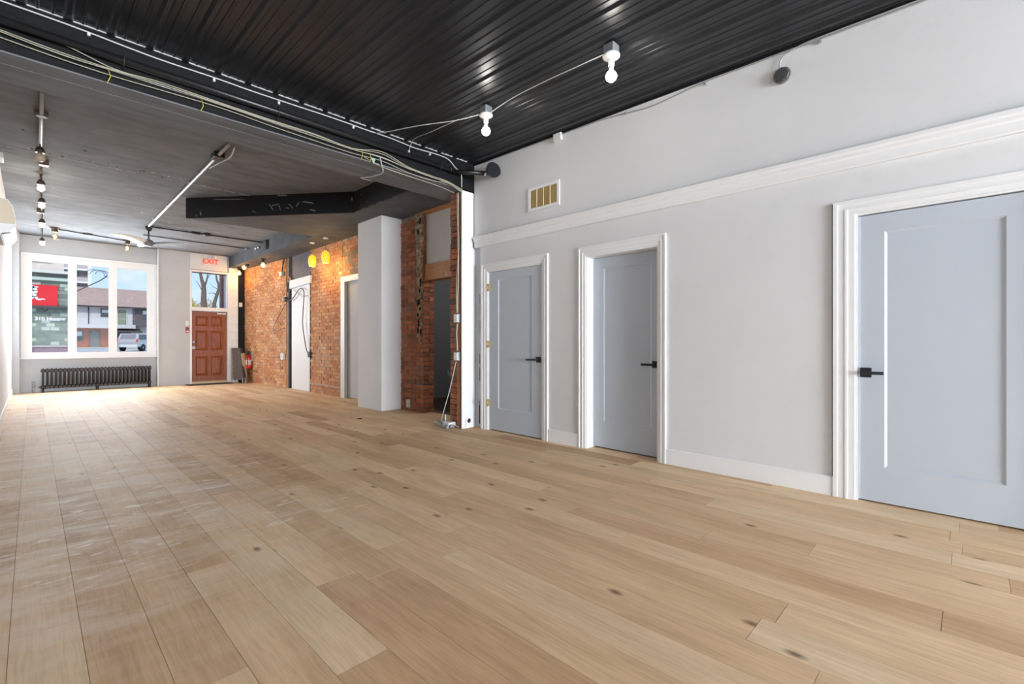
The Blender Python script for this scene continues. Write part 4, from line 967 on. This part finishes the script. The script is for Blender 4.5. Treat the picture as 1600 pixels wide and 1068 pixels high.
for i, (xx, dz, lb) in enumerate(((.41, -.03, 'yellow cable tie poking up from the beam bundle by the bare wall'), (1.02, -.04, 'yellow cable tie dangling near the middle of the beam'), (2.50, -.05, 'yellow cable tie left of the pale green tag'), (2.60, -.07, 'yellow cable tie right below the pale green tag'))):
    tag(MB().tube([(xx, 4.738, 3.23+dz*.2), (xx+.012, 4.73, 3.18+dz*.3), (xx-.008, 4.725, 3.12+dz*.2)], .0035, 5).build('cable_tie', M_yellow, None, (xx, 4.738, 3.2)), lb, 'cable tie', 'yellow cable ties on the beam')
tg = MB(); tg.add([(2.605, 4.735, 3.17), (2.665, 4.735, 3.165), (2.65, 4.733, 3.10), (2.605, 4.740, 3.17), (2.665, 4.740, 3.165), (2.65, 4.738, 3.10)], [(0, 1, 2), (5, 4, 3), (0, 3, 4, 1), (1, 4, 5, 2), (2, 5, 3, 0)])
tag(tg.build('paper_tag', M_green, None, (2.63, 4.737, 3.16)), 'pale green paper tag on the beam wiring', 'tag')
pp = thing('black_pipe', 'long black pipe strapped along the face of the beam', 'pipe', (1.7, 4.70, 3.32))
MB().tube([(XL+.005, 4.725, 3.325), (3.70, 4.725, 3.322)], .030, 14).build('pipe_run', M_pipe, pp)
for xx in (.5, 1.64, 3.55):
    MB().tube([(xx, 4.778, 3.37), (xx, 4.70, 3.362), (xx, 4.69, 3.322), (xx, 4.70, 3.285), (xx, 4.778, 3.27)], .004, 6).build('strap', M_dconduit, pp)
MB().lathe((3.69, 4.725, 3.322), [(.034, 0), (.034, .03)], 14, (1, 0, 0)).build('end_cap', M_pipe, pp)
# --- floodlight on arm
fl = thing('spot_lamp', 'black spot lamp on a stubby arm at the beam end by the wall', 'lamp', (3.78, 4.73, 3.30))
MB().tube([(3.72, 4.76, 3.31), (4.02, 4.42, 3.275)], .028, 12).build('arm', M_pipe, fl)
MB().sphere((4.025, 4.41, 3.272), .030, 12).build('chrome_joint', mat('chrome', (.75, .75, .75), .15, metal=.9), fl)
MB().tube([(4.025, 4.405, 3.265), (4.04, 4.37, 3.25), (4.05, 4.33, 3.28)], .016, 8).build('yoke', M_black, fl)
hd = MB().lathe((4.055, 4.33, 3.285), [(.02, -.05), (.05, -.04), (.085, .0), (.098, .045), (.098, .055)], 24, (-.25, -.95, .15)).build('dish', M_black, fl)
MB().lathe((4.055, 4.33, 3.285), [(.092, .052), (.05, .04), (.004, .035)], 24, (-.25, -.95, .15)).build('lens', mat('dark_lens', (.02, .018, .018), .15), hd)

# --- door wall fittings
vt = thing('air_vent', 'beige louvred air vent high on the white door wall', 'vent', (XR, 3.55, 2.82))
fr_ = MB(); y0, y1, z0, z1 = 3.315, 3.79, 2.68, 2.962
fr_.box(XR-.012, XR+.002, y0, y0+.035, z0, z1).box(XR-.012, XR+.002, y1-.035, y1, z0, z1).box(XR-.012, XR+.002, y0+.035, y1-.035, z0, z0+.035).box(XR-.012, XR+.002, y0+.035, y1-.035, z1-.035, z1)
fr_.build('frame', M_trim, vt)
box(XR-.001, XR+.003, y0+.03, y1-.03, z0+.03, z1-.03).build('backing', mat('vent_backing', srgb(186, 162, 112), .8), vt)
nb = 26
for i in range(nb):
    yy = y0+.04+(y1-y0-.08)*(i+.5)/nb; mt_ = mat('cream_louvre', srgb(222, 204, 160), .6)
    MB().add([(XR-.009, yy-.004, z0+.035), (XR-.002, yy+.005, z0+.035), (XR-.002, yy+.006, z0+.035), (XR-.009, yy-.003, z0+.035), (XR-.009, yy-.004, z1-.035), (XR-.002, yy+.005, z1-.035), (XR-.002, yy+.006, z1-.035), (XR-.009, yy-.003, z1-.035)],
             [(3, 2, 1, 0), (4, 5, 6, 7), (0, 1, 5, 4), (1, 2, 6, 5), (2, 3, 7, 6), (3, 0, 4, 7)]).build('louvre', mt_, vt)
for i in (1, 2, 3):
    yy = y0+.035+(y1-y0-.07)*i/4; box(XR-.012, XR-.002, yy-.005, yy+.005, z0+.03, z1-.03).build('divider', mat('cream_divider', srgb(226, 212, 178), .5), vt)
tag(MB().bbox(XR-.035, XR+.001, 3.275, 3.385, 3.395, 3.475, .004).build('surface_box', M_white, None, (XR, 3.33, 3.43)), 'small white box on the wall just below the ribbed ceiling', 'box')
rb = thing('round_junction_box', 'round dark grey junction box on the white wall near the ceiling', 'junction box', (XR, 1.075, 3.24))
MB().lathe((XR+.002, 1.075, 3.235), [(.058, 0), (.058, .030), (.050, .036), (.006, .037)], 8, (-1, 0, 0), False).build('cover', mat('dark_grey_box', (.06, .06, .062), .5), rb)
MB().lathe((XR+.001, 1.075, 3.235), [(.063, 0), (.063, .016)], 16, (-1, 0, 0)).build('ring', mat('mid_grey_ring', (.22, .22, .22), .5), rb)
MB().tube(arc_pts([(XR-.014, 1.09, 3.285), (XR-.014, 1.09, 3.34), (XR-.014, 1.05, 3.39), (XR-.014, .93, 3.415), (XR-.014, .75, 3.418), (XR-.014, .4, 3.412), (XR-.014, -.6, 3.395)], 6), .006, 8).build('conduit', mat('grey_flex', (0, 0, 0)), rb)
cable('thin grey cable sagging along the ceiling edge of the door wall', [(XR-.016, 4.6, zc(4.6)-.022), (XR-.016, 3.4, zc(3.4)-.028), (XR-.010, 2.75, zc(2.75)-.03), (XR-.010, 2.45, zc(2.45)-.055), (XR-.010, 2.2, zc(2.2)-.075), (XR-.010, 1.9, zc(1.9)-.05), (XR-.010, 1.7, zc(1.7)-.03), (XR-.016, 1.1, zc(1.1)-.03), (XR-.016, -.6, zc(-.6)-.03)], .0045, mat('dusty_cable', (.30, .30, .30), .6), 6)
for i, (yy, zz_) in enumerate(((2.47, -.05), (1.68, -.045), (.82, -.045))):
    tag(MB().bbox(XR-.018, XR+.001, yy-.012, yy+.012, zc(yy)+zz_-.012, zc(yy)+zz_+.012, .003).build('cable_staple', mat('dusty_cable', (0, 0, 0)), None, (XR, yy, zc(yy)+zz_)), ['grey cable staple on the door wall nearest to the beam', 'middle grey cable staple on the door wall', 'grey cable staple beyond the round junction box'][i], 'staple', 'cable staples on the door wall')

# --- stub wall wiring
for i, (zz_, lb) in enumerate(((1.452, 'upper steel outlet box nailed to the open studs'), (.95, 'lower steel outlet box nailed to the open studs'))):
    b_ = thing('outlet_box', lb, 'outlet box', (3.95, 4.875, zz_), 'outlet boxes on the studs')
    MB().bbox(3.915, 3.955, 4.83, 4.92, zz_-.058, zz_+.055, .004).build('box_body', M_steel, b_)
    MB().bbox(3.905, 3.916, 4.840, 4.910, zz_-.05, zz_+.047, .004).build('cover_plate', M_white, b_)
    for dz in (-.02, .02): box(3.902, 3.906, 4.864, 4.886, zz_+dz-.010, zz_+dz+.010).build('socket_face', M_beige, b_)
wl_ = ['white cable dropping down the studs to the upper outlet box', 'cream cable beside it on the studs', 'white cable between the two outlet boxes', 'thin white cable from the lower box to the floor clutter']
cable(wl_[0], [(3.947, 4.865, 3.12), (3.947, 4.87, 2.6), (3.946, 4.86, 2.1), (3.947, 4.875, 1.7), (3.94, 4.87, 1.52)], .006, M_cable)
cable(wl_[1], [(3.947, 4.89, 3.12), (3.948, 4.885, 2.8), (3.946, 4.85, 2.45), (3.947, 4.895, 2.0), (3.94, 4.89, 1.52)], .006, M_cablecream)
cable(wl_[2], [(3.94, 4.875, 1.38), (3.946, 4.895, 1.25), (3.947, 4.885, 1.1), (3.94, 4.875, 1.02)], .006, M_cable)
cable(wl_[3], [(3.94, 4.90, .88), (3.93, 4.95, .70), (3.92, 5.03, .45), (3.91, 5.13, .2), (3.90, 5.16, .08), (3.88, 5.10, .05)], .005, M_cable)
cb = thing('power_bar', 'white power bar lying on the floor below the studs', 'power bar', (3.90, 4.99, 0))
MB().bbox(3.84, 3.96, 4.93, 5.06, .03, .075, .008).build('body', M_white, cb)
for dx, dy in ((0, -.03), (0, .03)): box(3.885+dx, 3.915+dx, 4.98+dy, 5.01+dy, .075, .078).build('socket_face', M_beige, cb)
MB().bbox(3.85, 3.90, 4.90, 4.945, .01, .05, .006).bbox(3.80, 3.84, 4.92, 4.96, .0, .045, .006).build('plug', mat('grey_plug', (.28, .28, .30), .5), cb)
MB().tube(arc_pts([(3.93, 4.93, .04), (3.96, 4.86, .01), (4.0, 4.80, .008), (4.0, 4.775, .05), (4.0, 4.775, .12)], 6), .005, 6).build('lead', M_cable, cb)
MB().tube([(3.88, 5.05, .075), (3.88, 5.05, .17)], .008, 8).build('upright_lead', M_cable, cb)
tr_ = thing('steel_tray', 'crumpled grey metal tray under the power bar', 'tray', (3.93, 5.05, 0))
tt = MB(); tt.add([(3.80, 4.98, .002), (3.98, 4.94, .002), (4.03, 5.12, .002), (3.85, 5.22, .002), (3.78, 4.96, .05), (4.00, 4.92, .06), (4.05, 5.14, .05), (3.84, 5.26, .06)], [(3, 2, 1, 0), (0, 1, 5, 4), (1, 2, 6, 5), (2, 3, 7, 6), (3, 0, 4, 7)]); tt.build('tray_body', M_steel, tr_)
tt2 = MB()
for a_, b2 in (((3.78, 4.96, .05), (4.00, 4.92, .06)), ((4.0, 4.92, .06), (4.05, 5.14, .05)), ((4.05, 5.14, .05), (3.84, 5.26, .06)), ((3.84, 5.26, .06), (3.78, 4.96, .05))): tt2.tube([a_, b2], .005, 6)
tt2.build('rim', M_steel, tr_)
hk = thing('plug_hole', 'oval black cable hole near the floor in the white post', 'hole', (4.06, 4.79, .09))
MB().lathe((4.065, 4.788, .095), [(.028, 0), (.030, .006), (.020, .010)], 14, (0, -1, 0)).build('grommet', M_black, hk)
cable('bent grey wire end sticking out above the floor beside door trim', [(XR+.03, 4.71, .33), (XR-.02, 4.73, .35), (XR-.04, 4.70, .345), (XR-.035, 4.66, .325)], .008, M_steel)
# outlet on pier
oo = thing('wall_outlet', 'beige outlet plate low on the dark brick pier', 'outlet', (XP-.01, 6.72, .11))
MB().bbox(XP-.022, XP-.004, 6.665, 6.775, .05, .185, .003).build('plate', M_beige, oo)
for zz_ in (.09, .14): box(XP-.026, XP-.021, 6.702, 6.738, zz_-.015, zz_+.015).build('socket_face', M_white, oo)
oo2 = thing('wall_outlet', 'white outlet box on the bricks left of the white slab door', 'outlet', (4.46, 12.50, .77))
MB().bbox(4.435, 4.49, 12.44, 12.62, .70, .86, .004).build('plate', M_white, oo2); box(4.430, 4.436, 12.50, 12.55, .75, .80).build('socket_face', M_beige, oo2)
MB().tube([(4.46, 12.62, .77), (4.44, 13.0, .765), (4.41, 13.5, .77)], .012, 8).build('conduit', mat('dusty_conduit', srgb(190, 150, 120), .7), oo2)
# cables and boxes around the white slab door
bx1 = thing('grey_switch_box', 'grey box on the bricks above the slab door with a cable rising to the bulkhead', 'switch box', (4.46, 12.58, 2.9))
MB().bbox(4.42, 4.485, 12.50, 12.68, 2.82, 2.93, .004).build('box_body', M_steel, bx1); MB().tube(arc_pts([(4.45, 12.55, 2.93), (4.45, 12.48, 3.1), (4.45, 12.40, 3.255)]), .018, 8).build('conduit', M_dconduit, bx1)
bx2 = thing('open_junction_box', 'small open junction box where cables cross the slab door', 'junction box', (4.46, 12.3, 2.22))
MB().bbox(4.41, 4.47, 12.24, 12.36, 2.16, 2.27, .004).build('box_body', M_dconduit, bx2); MB().bbox(4.425, 4.455, 12.40, 12.44, 2.18, 2.26, .004).build('connector', M_white, bx2)
cable('thick black cable hanging over the white slab door', [(4.44, 12.25, 2.20), (4.43, 11.95, 2.17), (4.43, 11.75, 2.22), (4.43, 11.45, 2.38), (4.43, 11.25, 2.40), (4.43, 11.12, 2.30), (4.43, 11.15, 2.0), (4.43, 11.2, 1.6), (4.43, 11.12, 1.3), (4.44, 11.02, 1.0), (4.46, 10.95, .86)], .012, mat('soft_grey_cable', (.10, .10, .10), .5))
cable('thin grey cord slanting across the top of the slab door', [(4.45, 11.9, 2.46), (4.45, 11.6, 2.33), (4.45, 11.3, 2.22), (4.45, 11.0, 2.22)], .006, mat('grey_flex', (0, 0, 0)))
cable('thin dark cable looping over the far bricks', [(4.44, 12.3, 2.1), (4.42, 12.6, 1.85), (4.39, 13.0, 1.5), (4.42, 12.7, 1.45), (4.44, 12.35, 1.5)], .007, M_dconduit)
bx3 = thing('dark_socket', 'dark socket on the bricks where the black cable ends', 'socket', (4.47, 10.9, .85))
MB().bbox(4.45, 4.49, 10.85, 10.97, .79, .92, .004).build('box_body', M_dconduit, bx3); box(4.445, 4.451, 10.89, 10.93, .83, .87).build('socket_face', M_black, bx3)
bx4 = thing('bare_wire_joint', 'pale wire joint sticking out above the slab door header', 'wire joint', (4.45, 12.0, 2.68))
for i in range(4): MB().tube([(4.45, 12.0, 2.66), (4.43, 12.0+.05*(i-1.5), 2.72+.015*i)], .008, 6).build('wire_end', mat('copper_wire', srgb(220, 160, 110), .5), bx4)

# --- conduits on the front ceiling
cd = thing('pale_conduit', 'pale conduit crossing the front ceiling from the beam to the fan', 'conduit', (1.69, 9.4, 3.54))
MB().tube([(1.675, 6.46, 3.535), (1.675, 6.95, 3.535), (1.69, 12.15, 3.535)], .020, 10).build('tube_run', M_conduit, cd)
MB().bbox(1.62, 1.74, 6.88, 7.06, 3.50, 3.57, .006).build('box_body', M_dconduit, cd)
MB().tube(arc_pts([(1.74, 6.45, 3.53), (1.78, 6.8, 3.51), (1.74, 7.2, 3.52), (1.71, 7.5, 3.53)]), .009, 6).build('loose_cable', M_cable, cd)
for yy in (8.5, 10.2, 11.5): MB().box(1.655, 1.715, yy-.015, yy+.015, 3.545, 3.57).build('strap', M_conduit, cd)
cd2 = thing('dark_conduit', 'dark conduit from the fan towards the brick bulkhead with a round box', 'conduit', (2.8, 12.2, 3.54))
MB().tube([(1.72, 12.25, 3.545), (3.93, 12.25, 3.545)], .016, 8).build('tube_run', M_dconduit, cd2); MB().lathe((2.74, 12.23, 3.57), [(.07, 0), (.07, -.05), (.05, -.06)], 14).build('round_box', M_dconduit, cd2)
MB().tube([(2.45, 12.25, 3.545), (2.62, 12.25, 3.545)], .026, 8).build('coupling', M_dconduit, cd2)
cd3 = thing('dark_conduit', 'dark conduit closest to the front wall behind the fan', 'conduit', (2.9, 13.3, 3.54))
MB().tube([(1.75, 13.32, 3.548), (3.90, 13.36, 3.548)], .013, 8).build('tube_run', M_dconduit, cd3); MB().lathe((3.86, 13.36, 3.57), [(.035, 0), (.03, -.05)], 10).build('end_fitting', M_steel, cd3)
cd4 = thing('dark_conduit', 'dark conduit linking the two jar lamps near the street window', 'conduit', (.95, 14.15, 3.54))
MB().tube([(.34, 13.95, 3.55), (1.58, 14.38, 3.55)], .013, 8).build('tube_run', M_dconduit, cd4); MB().bbox(.80, .95, 14.10, 14.17, 3.53, 3.57, .005).build('splice_box', M_dconduit, cd4)
sp1 = thing('ceiling_bracket', 'black bracket with small chrome caps on the bulkhead edge', 'bracket', (3.92, 12.1, 3.5))
MB().bbox(3.87, 3.93, 11.95, 12.15, 3.36, 3.56, .01).build('plate', M_dconduit, sp1)
for yy in (12.75, 12.55): MB().lathe((3.93, yy, 3.47), [(.03, 0), (.035, .04), (.02, .06)], 12, (-1, 0, 0)).build('chrome_cap', MATS['chrome'], sp1)
# --- ceiling fan
fn = thing('ceiling_fan', 'white three bladed ceiling fan below the pale conduit', 'fan', (1.72, 12.35, 3.20))
fx, fy = 1.72, 12.40
MB().lathe((fx, fy, 3.57), [(.06, 0), (.06, -.05), (.03, -.10)], 16).build('canopy', M_dconduit, fn)
MB().tube([(fx, fy, 3.50), (fx, fy, 3.30)], .014, 8).build('downrod', M_dconduit, fn)
MB().lathe((fx, fy, 3.21), [(.02, .10), (.07, .07), (.10, .02), (.09, -.03), (.04, -.05), (.005, -.055)], 20).build('motor_housing', mat('fan_grey', (.16, .16, .17), .4), fn)
M_fan = mat('fan_white', (.78, .78, .76), .35)
def blade(ang):
    b_ = MB(); n_ = 10; ca_, sa_ = math.cos(ang), math.sin(ang); vs = []
    for i in range(n_+1):
        t_ = i/n_; r_ = .08+.70*t_; wd = .07*(1-t_)**.6+.055+.03*math.sin(math.pi*t_); tw_ = .55*(1-t_)+.12; dz = .05*math.sin(t_*2.2)
        if i == n_: wd *= .5
        for s_, dz2 in ((-1, 0), (1, 0), (1, .008), (-1, .008)):
            l_ = s_*wd/1.6*math.cos(tw_); h = s_*wd/1.6*math.sin(tw_)
            vs.append((fx+r_*ca_-l_*sa_, fy+r_*sa_+l_*ca_, 3.21+dz+h+dz2))
    fs = [(3, 2, 1, 0), tuple(n_*4+j for j in range(4))]
    for i in range(n_):
        for j in range(4): fs.append((i*4+j, i*4+(j+1) % 4, i*4+4+(j+1) % 4, i*4+4+j))
    b_.add(vs, fs, True); return b_
for a_ in (-.45, 1.65, 3.75): blade(a_).build('blade', M_fan, fn)
# --- string of bulbs along the ceiling near the bare wall
ST = thing('lamp_track', 'pale conduit with round boxes carrying the row of bulbs along the front ceiling', 'conduit', (.1, 10, 3.55))
MB().tube([(.068, 6.40, 3.54), (.072, 8.2, 3.54)], .017, 8).build('tube_run', M_conduit, ST)
MB().tube([(.075, 8.2, 3.545), (.15, 14.6, 3.545)], .014, 8).build('tube_run', mat('brown_conduit', srgb(90, 74, 58), .5), ST)
MB().lathe((.07, 7.05, 3.57), [(.055, 0), (.055, -.04), (.04, -.05)], 12).build('round_box', mat('mid_grey_ring', (0, 0, 0)), ST)
for yy in (8.9, 12.2): MB().bbox(.06, .16, yy-.05, yy+.05, 3.50, 3.57, .004).build('box_body', mat('brown_conduit', (0, 0, 0)), ST)
def hang(label, X, Y, lit, drop, r_):
    t_ = thing('track_bulb', label, 'lamp', (X, Y, 3.54), 'bulbs in the row along the front ceiling')
    MB().tube([(X, Y, 3.54), (X, Y, 3.54-drop)], .009, 8).build('stem', mat('brown_conduit', (0, 0, 0)), t_)
    MB().lathe((X, Y, 3.54-drop), [(.012, .02), (.034, 0), (.046, -.035), (.046, -.06)], 16).build('socket', mat('dark_bronze', srgb(62, 52, 44), .4), t_)
    c_ = (X, Y, 3.54-drop-.06-r_*1.05)
    if lit: bulb(t_, c_, r_, mat('soft_warm_glow', (.8, .8, .8), .5, emit=(1, .80, .50), estr=3), energy=6, color=(1, .93, .82))
    else: bulb(t_, c_, r_, mat('unlit_frosted', srgb(196, 176, 150), .3))
hang('unlit frosted globe bulb, nearest to the beam in the bulb row', .068, 8.05, False, .06, .052)
hang('lit bulb second in the bulb row from the beam', .09, 9.55, True, .09, .044)
hang('lit bulb in the middle of the bulb row', .11, 10.75, True, .09, .042)
hang('lit bulb fourth in the bulb row from the beam', .13, 12.35, True, .13, .042)
hang('lit bulb on a long stem, last in the row before the window', .15, 13.9, True, .23, .042)
# --- jar lamps
def jar(label, X, Y):
    t_ = thing('jar_lamp', label, 'lamp', (X, Y, 3.55), 'jar lamps by the street window')
    MB().lathe((X, Y, 3.57), [(.085, 0), (.085, -.012), (.055, -.02), (.055, -.085), (.05, -.09)], 18).build('base', mat('dark_bronze', (0, 0, 0)), t_)
    MB().lathe((X, Y, 3.485), [(.052, 0), (.056, -.03), (.056, -.15), (.045, -.17)], 18).build('glass_jar', M_bulbglass, t_)
    bulb(t_, (X, Y, 3.39), .030, M_bulbo, energy=1.5, color=(1, .74, .44))
jar('glass jar ceiling lamp nearest to the bare wall', .34, 13.93)
jar('glass jar ceiling lamp beside the fan', 1.59, 14.40)
# --- bulbs under the bulkhead
def sof(label, X, Y, ax):
    t_ = thing('bulkhead_bulb', label, 'lamp', (X, Y, ZB), 'warm bulbs under the bulkhead')
    c = Vector((X, Y, ZB-.03)); ax = Vector(ax).normalized()
    MB().lathe((X, Y, ZB), [(.05, 0), (.05, -.015), (.02, -.03)], 14).build('base', M_dconduit, t_)
    MB().lathe(c, [(.03, -.02), (.036, .03), (.034, .07)], 14, ax).build('socket', M_dconduit, t_)
    p = c+ax*.135
    MB().lathe(p, [(.025, -.07), (.03, -.05), (.055, .0), (.048, .035), (.002, .058)], 14, ax).build('bulb', M_bulbo, t_)
    light('lamp_light', 'POINT', tuple(p+ax*.02+Vector((0, 0, -.07))), 5.5, (1, .50, .13), radius=.05)
sof('warm bulb hanging at the far end of the bulkhead by the door', 4.09, 14.80, (0, 0, -1))
sof('warm bulb tilted sideways under the bulkhead', 4.09, 14.05, (-.3, .85, -.35))
sof('warm bulb hanging straight down nearest to the slab door', 4.10, 12.86, (0, 0, -1))
# --- amber pendants
def pend(label, X, Y, zt):
    t_ = thing('amber_pendant', label, 'lamp', (X, Y, ZB), 'amber glass pendants')
    MB().lathe((X, Y, ZB), [(.055, 0), (.05, -.02), (.012, -.03)], 16).build('canopy', M_porc, t_)
    MB().tube([(X, Y, ZB-.02), (X, Y, zt+.05)], .006, 8).build('cord', mat('brass_cord', srgb(130, 100, 60), .5), t_)
    MB().lathe((X, Y, zt), [(.012, .06), (.028, .03), (.03, 0)], 14).build('socket_cap', M_brass, t_)
    MB().lathe((X, Y, zt), [(.03, 0), (.066, -.025), (.080, -.10), (.080, -.15), (.066, -.225), (.058, -.24)], 20).build('shade', M_amber, t_)
    light('lamp_light', 'POINT', (X, Y, zt-.30), 9, (1, .62, .22), radius=.06)
pend('amber glass pendant closer to the slab door', 4.17, 10.03, 2.985)
pend('amber glass pendant closer to the white column', 4.17, 9.38, 2.985)
# --- split air conditioner on the bare wall
ac = thing('air_conditioner', 'white split air conditioner high on the bare wall', 'air conditioner', (XL, 7.0, 2.33))
pa = [(XL+.002, 2.17), (XL+.10, 2.155), (XL+.165, 2.175), (XL+.20, 2.235), (XL+.205, 2.30), (XL+.185, 2.42), (XL+.15, 2.48), (XL+.002, 2.50)]
MB().extr(pa, 'y', 6.50, 7.32).build('casing', M_white, ac)
MB().extr([(XL+.004, 2.25), (XL+.195, 2.255), (XL+.20, 2.30), (XL+.18, 2.415), (XL+.148, 2.474), (XL+.004, 2.494)], 'y', 6.488, 6.50).build('end_cap', M_beige, ac)  # beige stands in for the shading on the white unit's end
MB().extr([(XL+.105, 2.160), (XL+.16, 2.178), (XL+.155, 2.19), (XL+.10, 2.172)], 'y', 6.52, 7.3)
lv = MB().extr([(XL+.11, 2.150), (XL+.17, 2.172), (XL+.168, 2.178), (XL+.108, 2.156)], 'y', 6.53, 7.29).build('louvre', M_black, ac)
lh = thing('line_cover', 'white pipe cover rising from the air conditioner', 'pipe cover', (XL, 6.9, 2.5))
MB().bbox(XL+.002, XL+.07, 6.8, 6.88, 2.5, 3.0, .01).build('cover', M_white, lh); MB().bbox(XL+.002, XL+.08, 6.79, 6.89, 2.96, 3.02, .008).build('elbow', M_white, lh)
tag(MB().bbox(XL+.001, XL+.06, 8.6, 8.85, 3.42, 3.49, .006).build('surface_box', M_white, None, (XL, 8.7, 3.45)), 'small white box on the bare wall below the dark ceiling', 'box')
# small black scrap on the floor
tag(MB().bbox(3.37, 3.43, 6.48, 6.53, .0005, .012, .004).build('floor_scrap', M_black, None, (3.4, 6.5, 0)), 'tiny black scrap lying on the planks before the column', 'scrap')
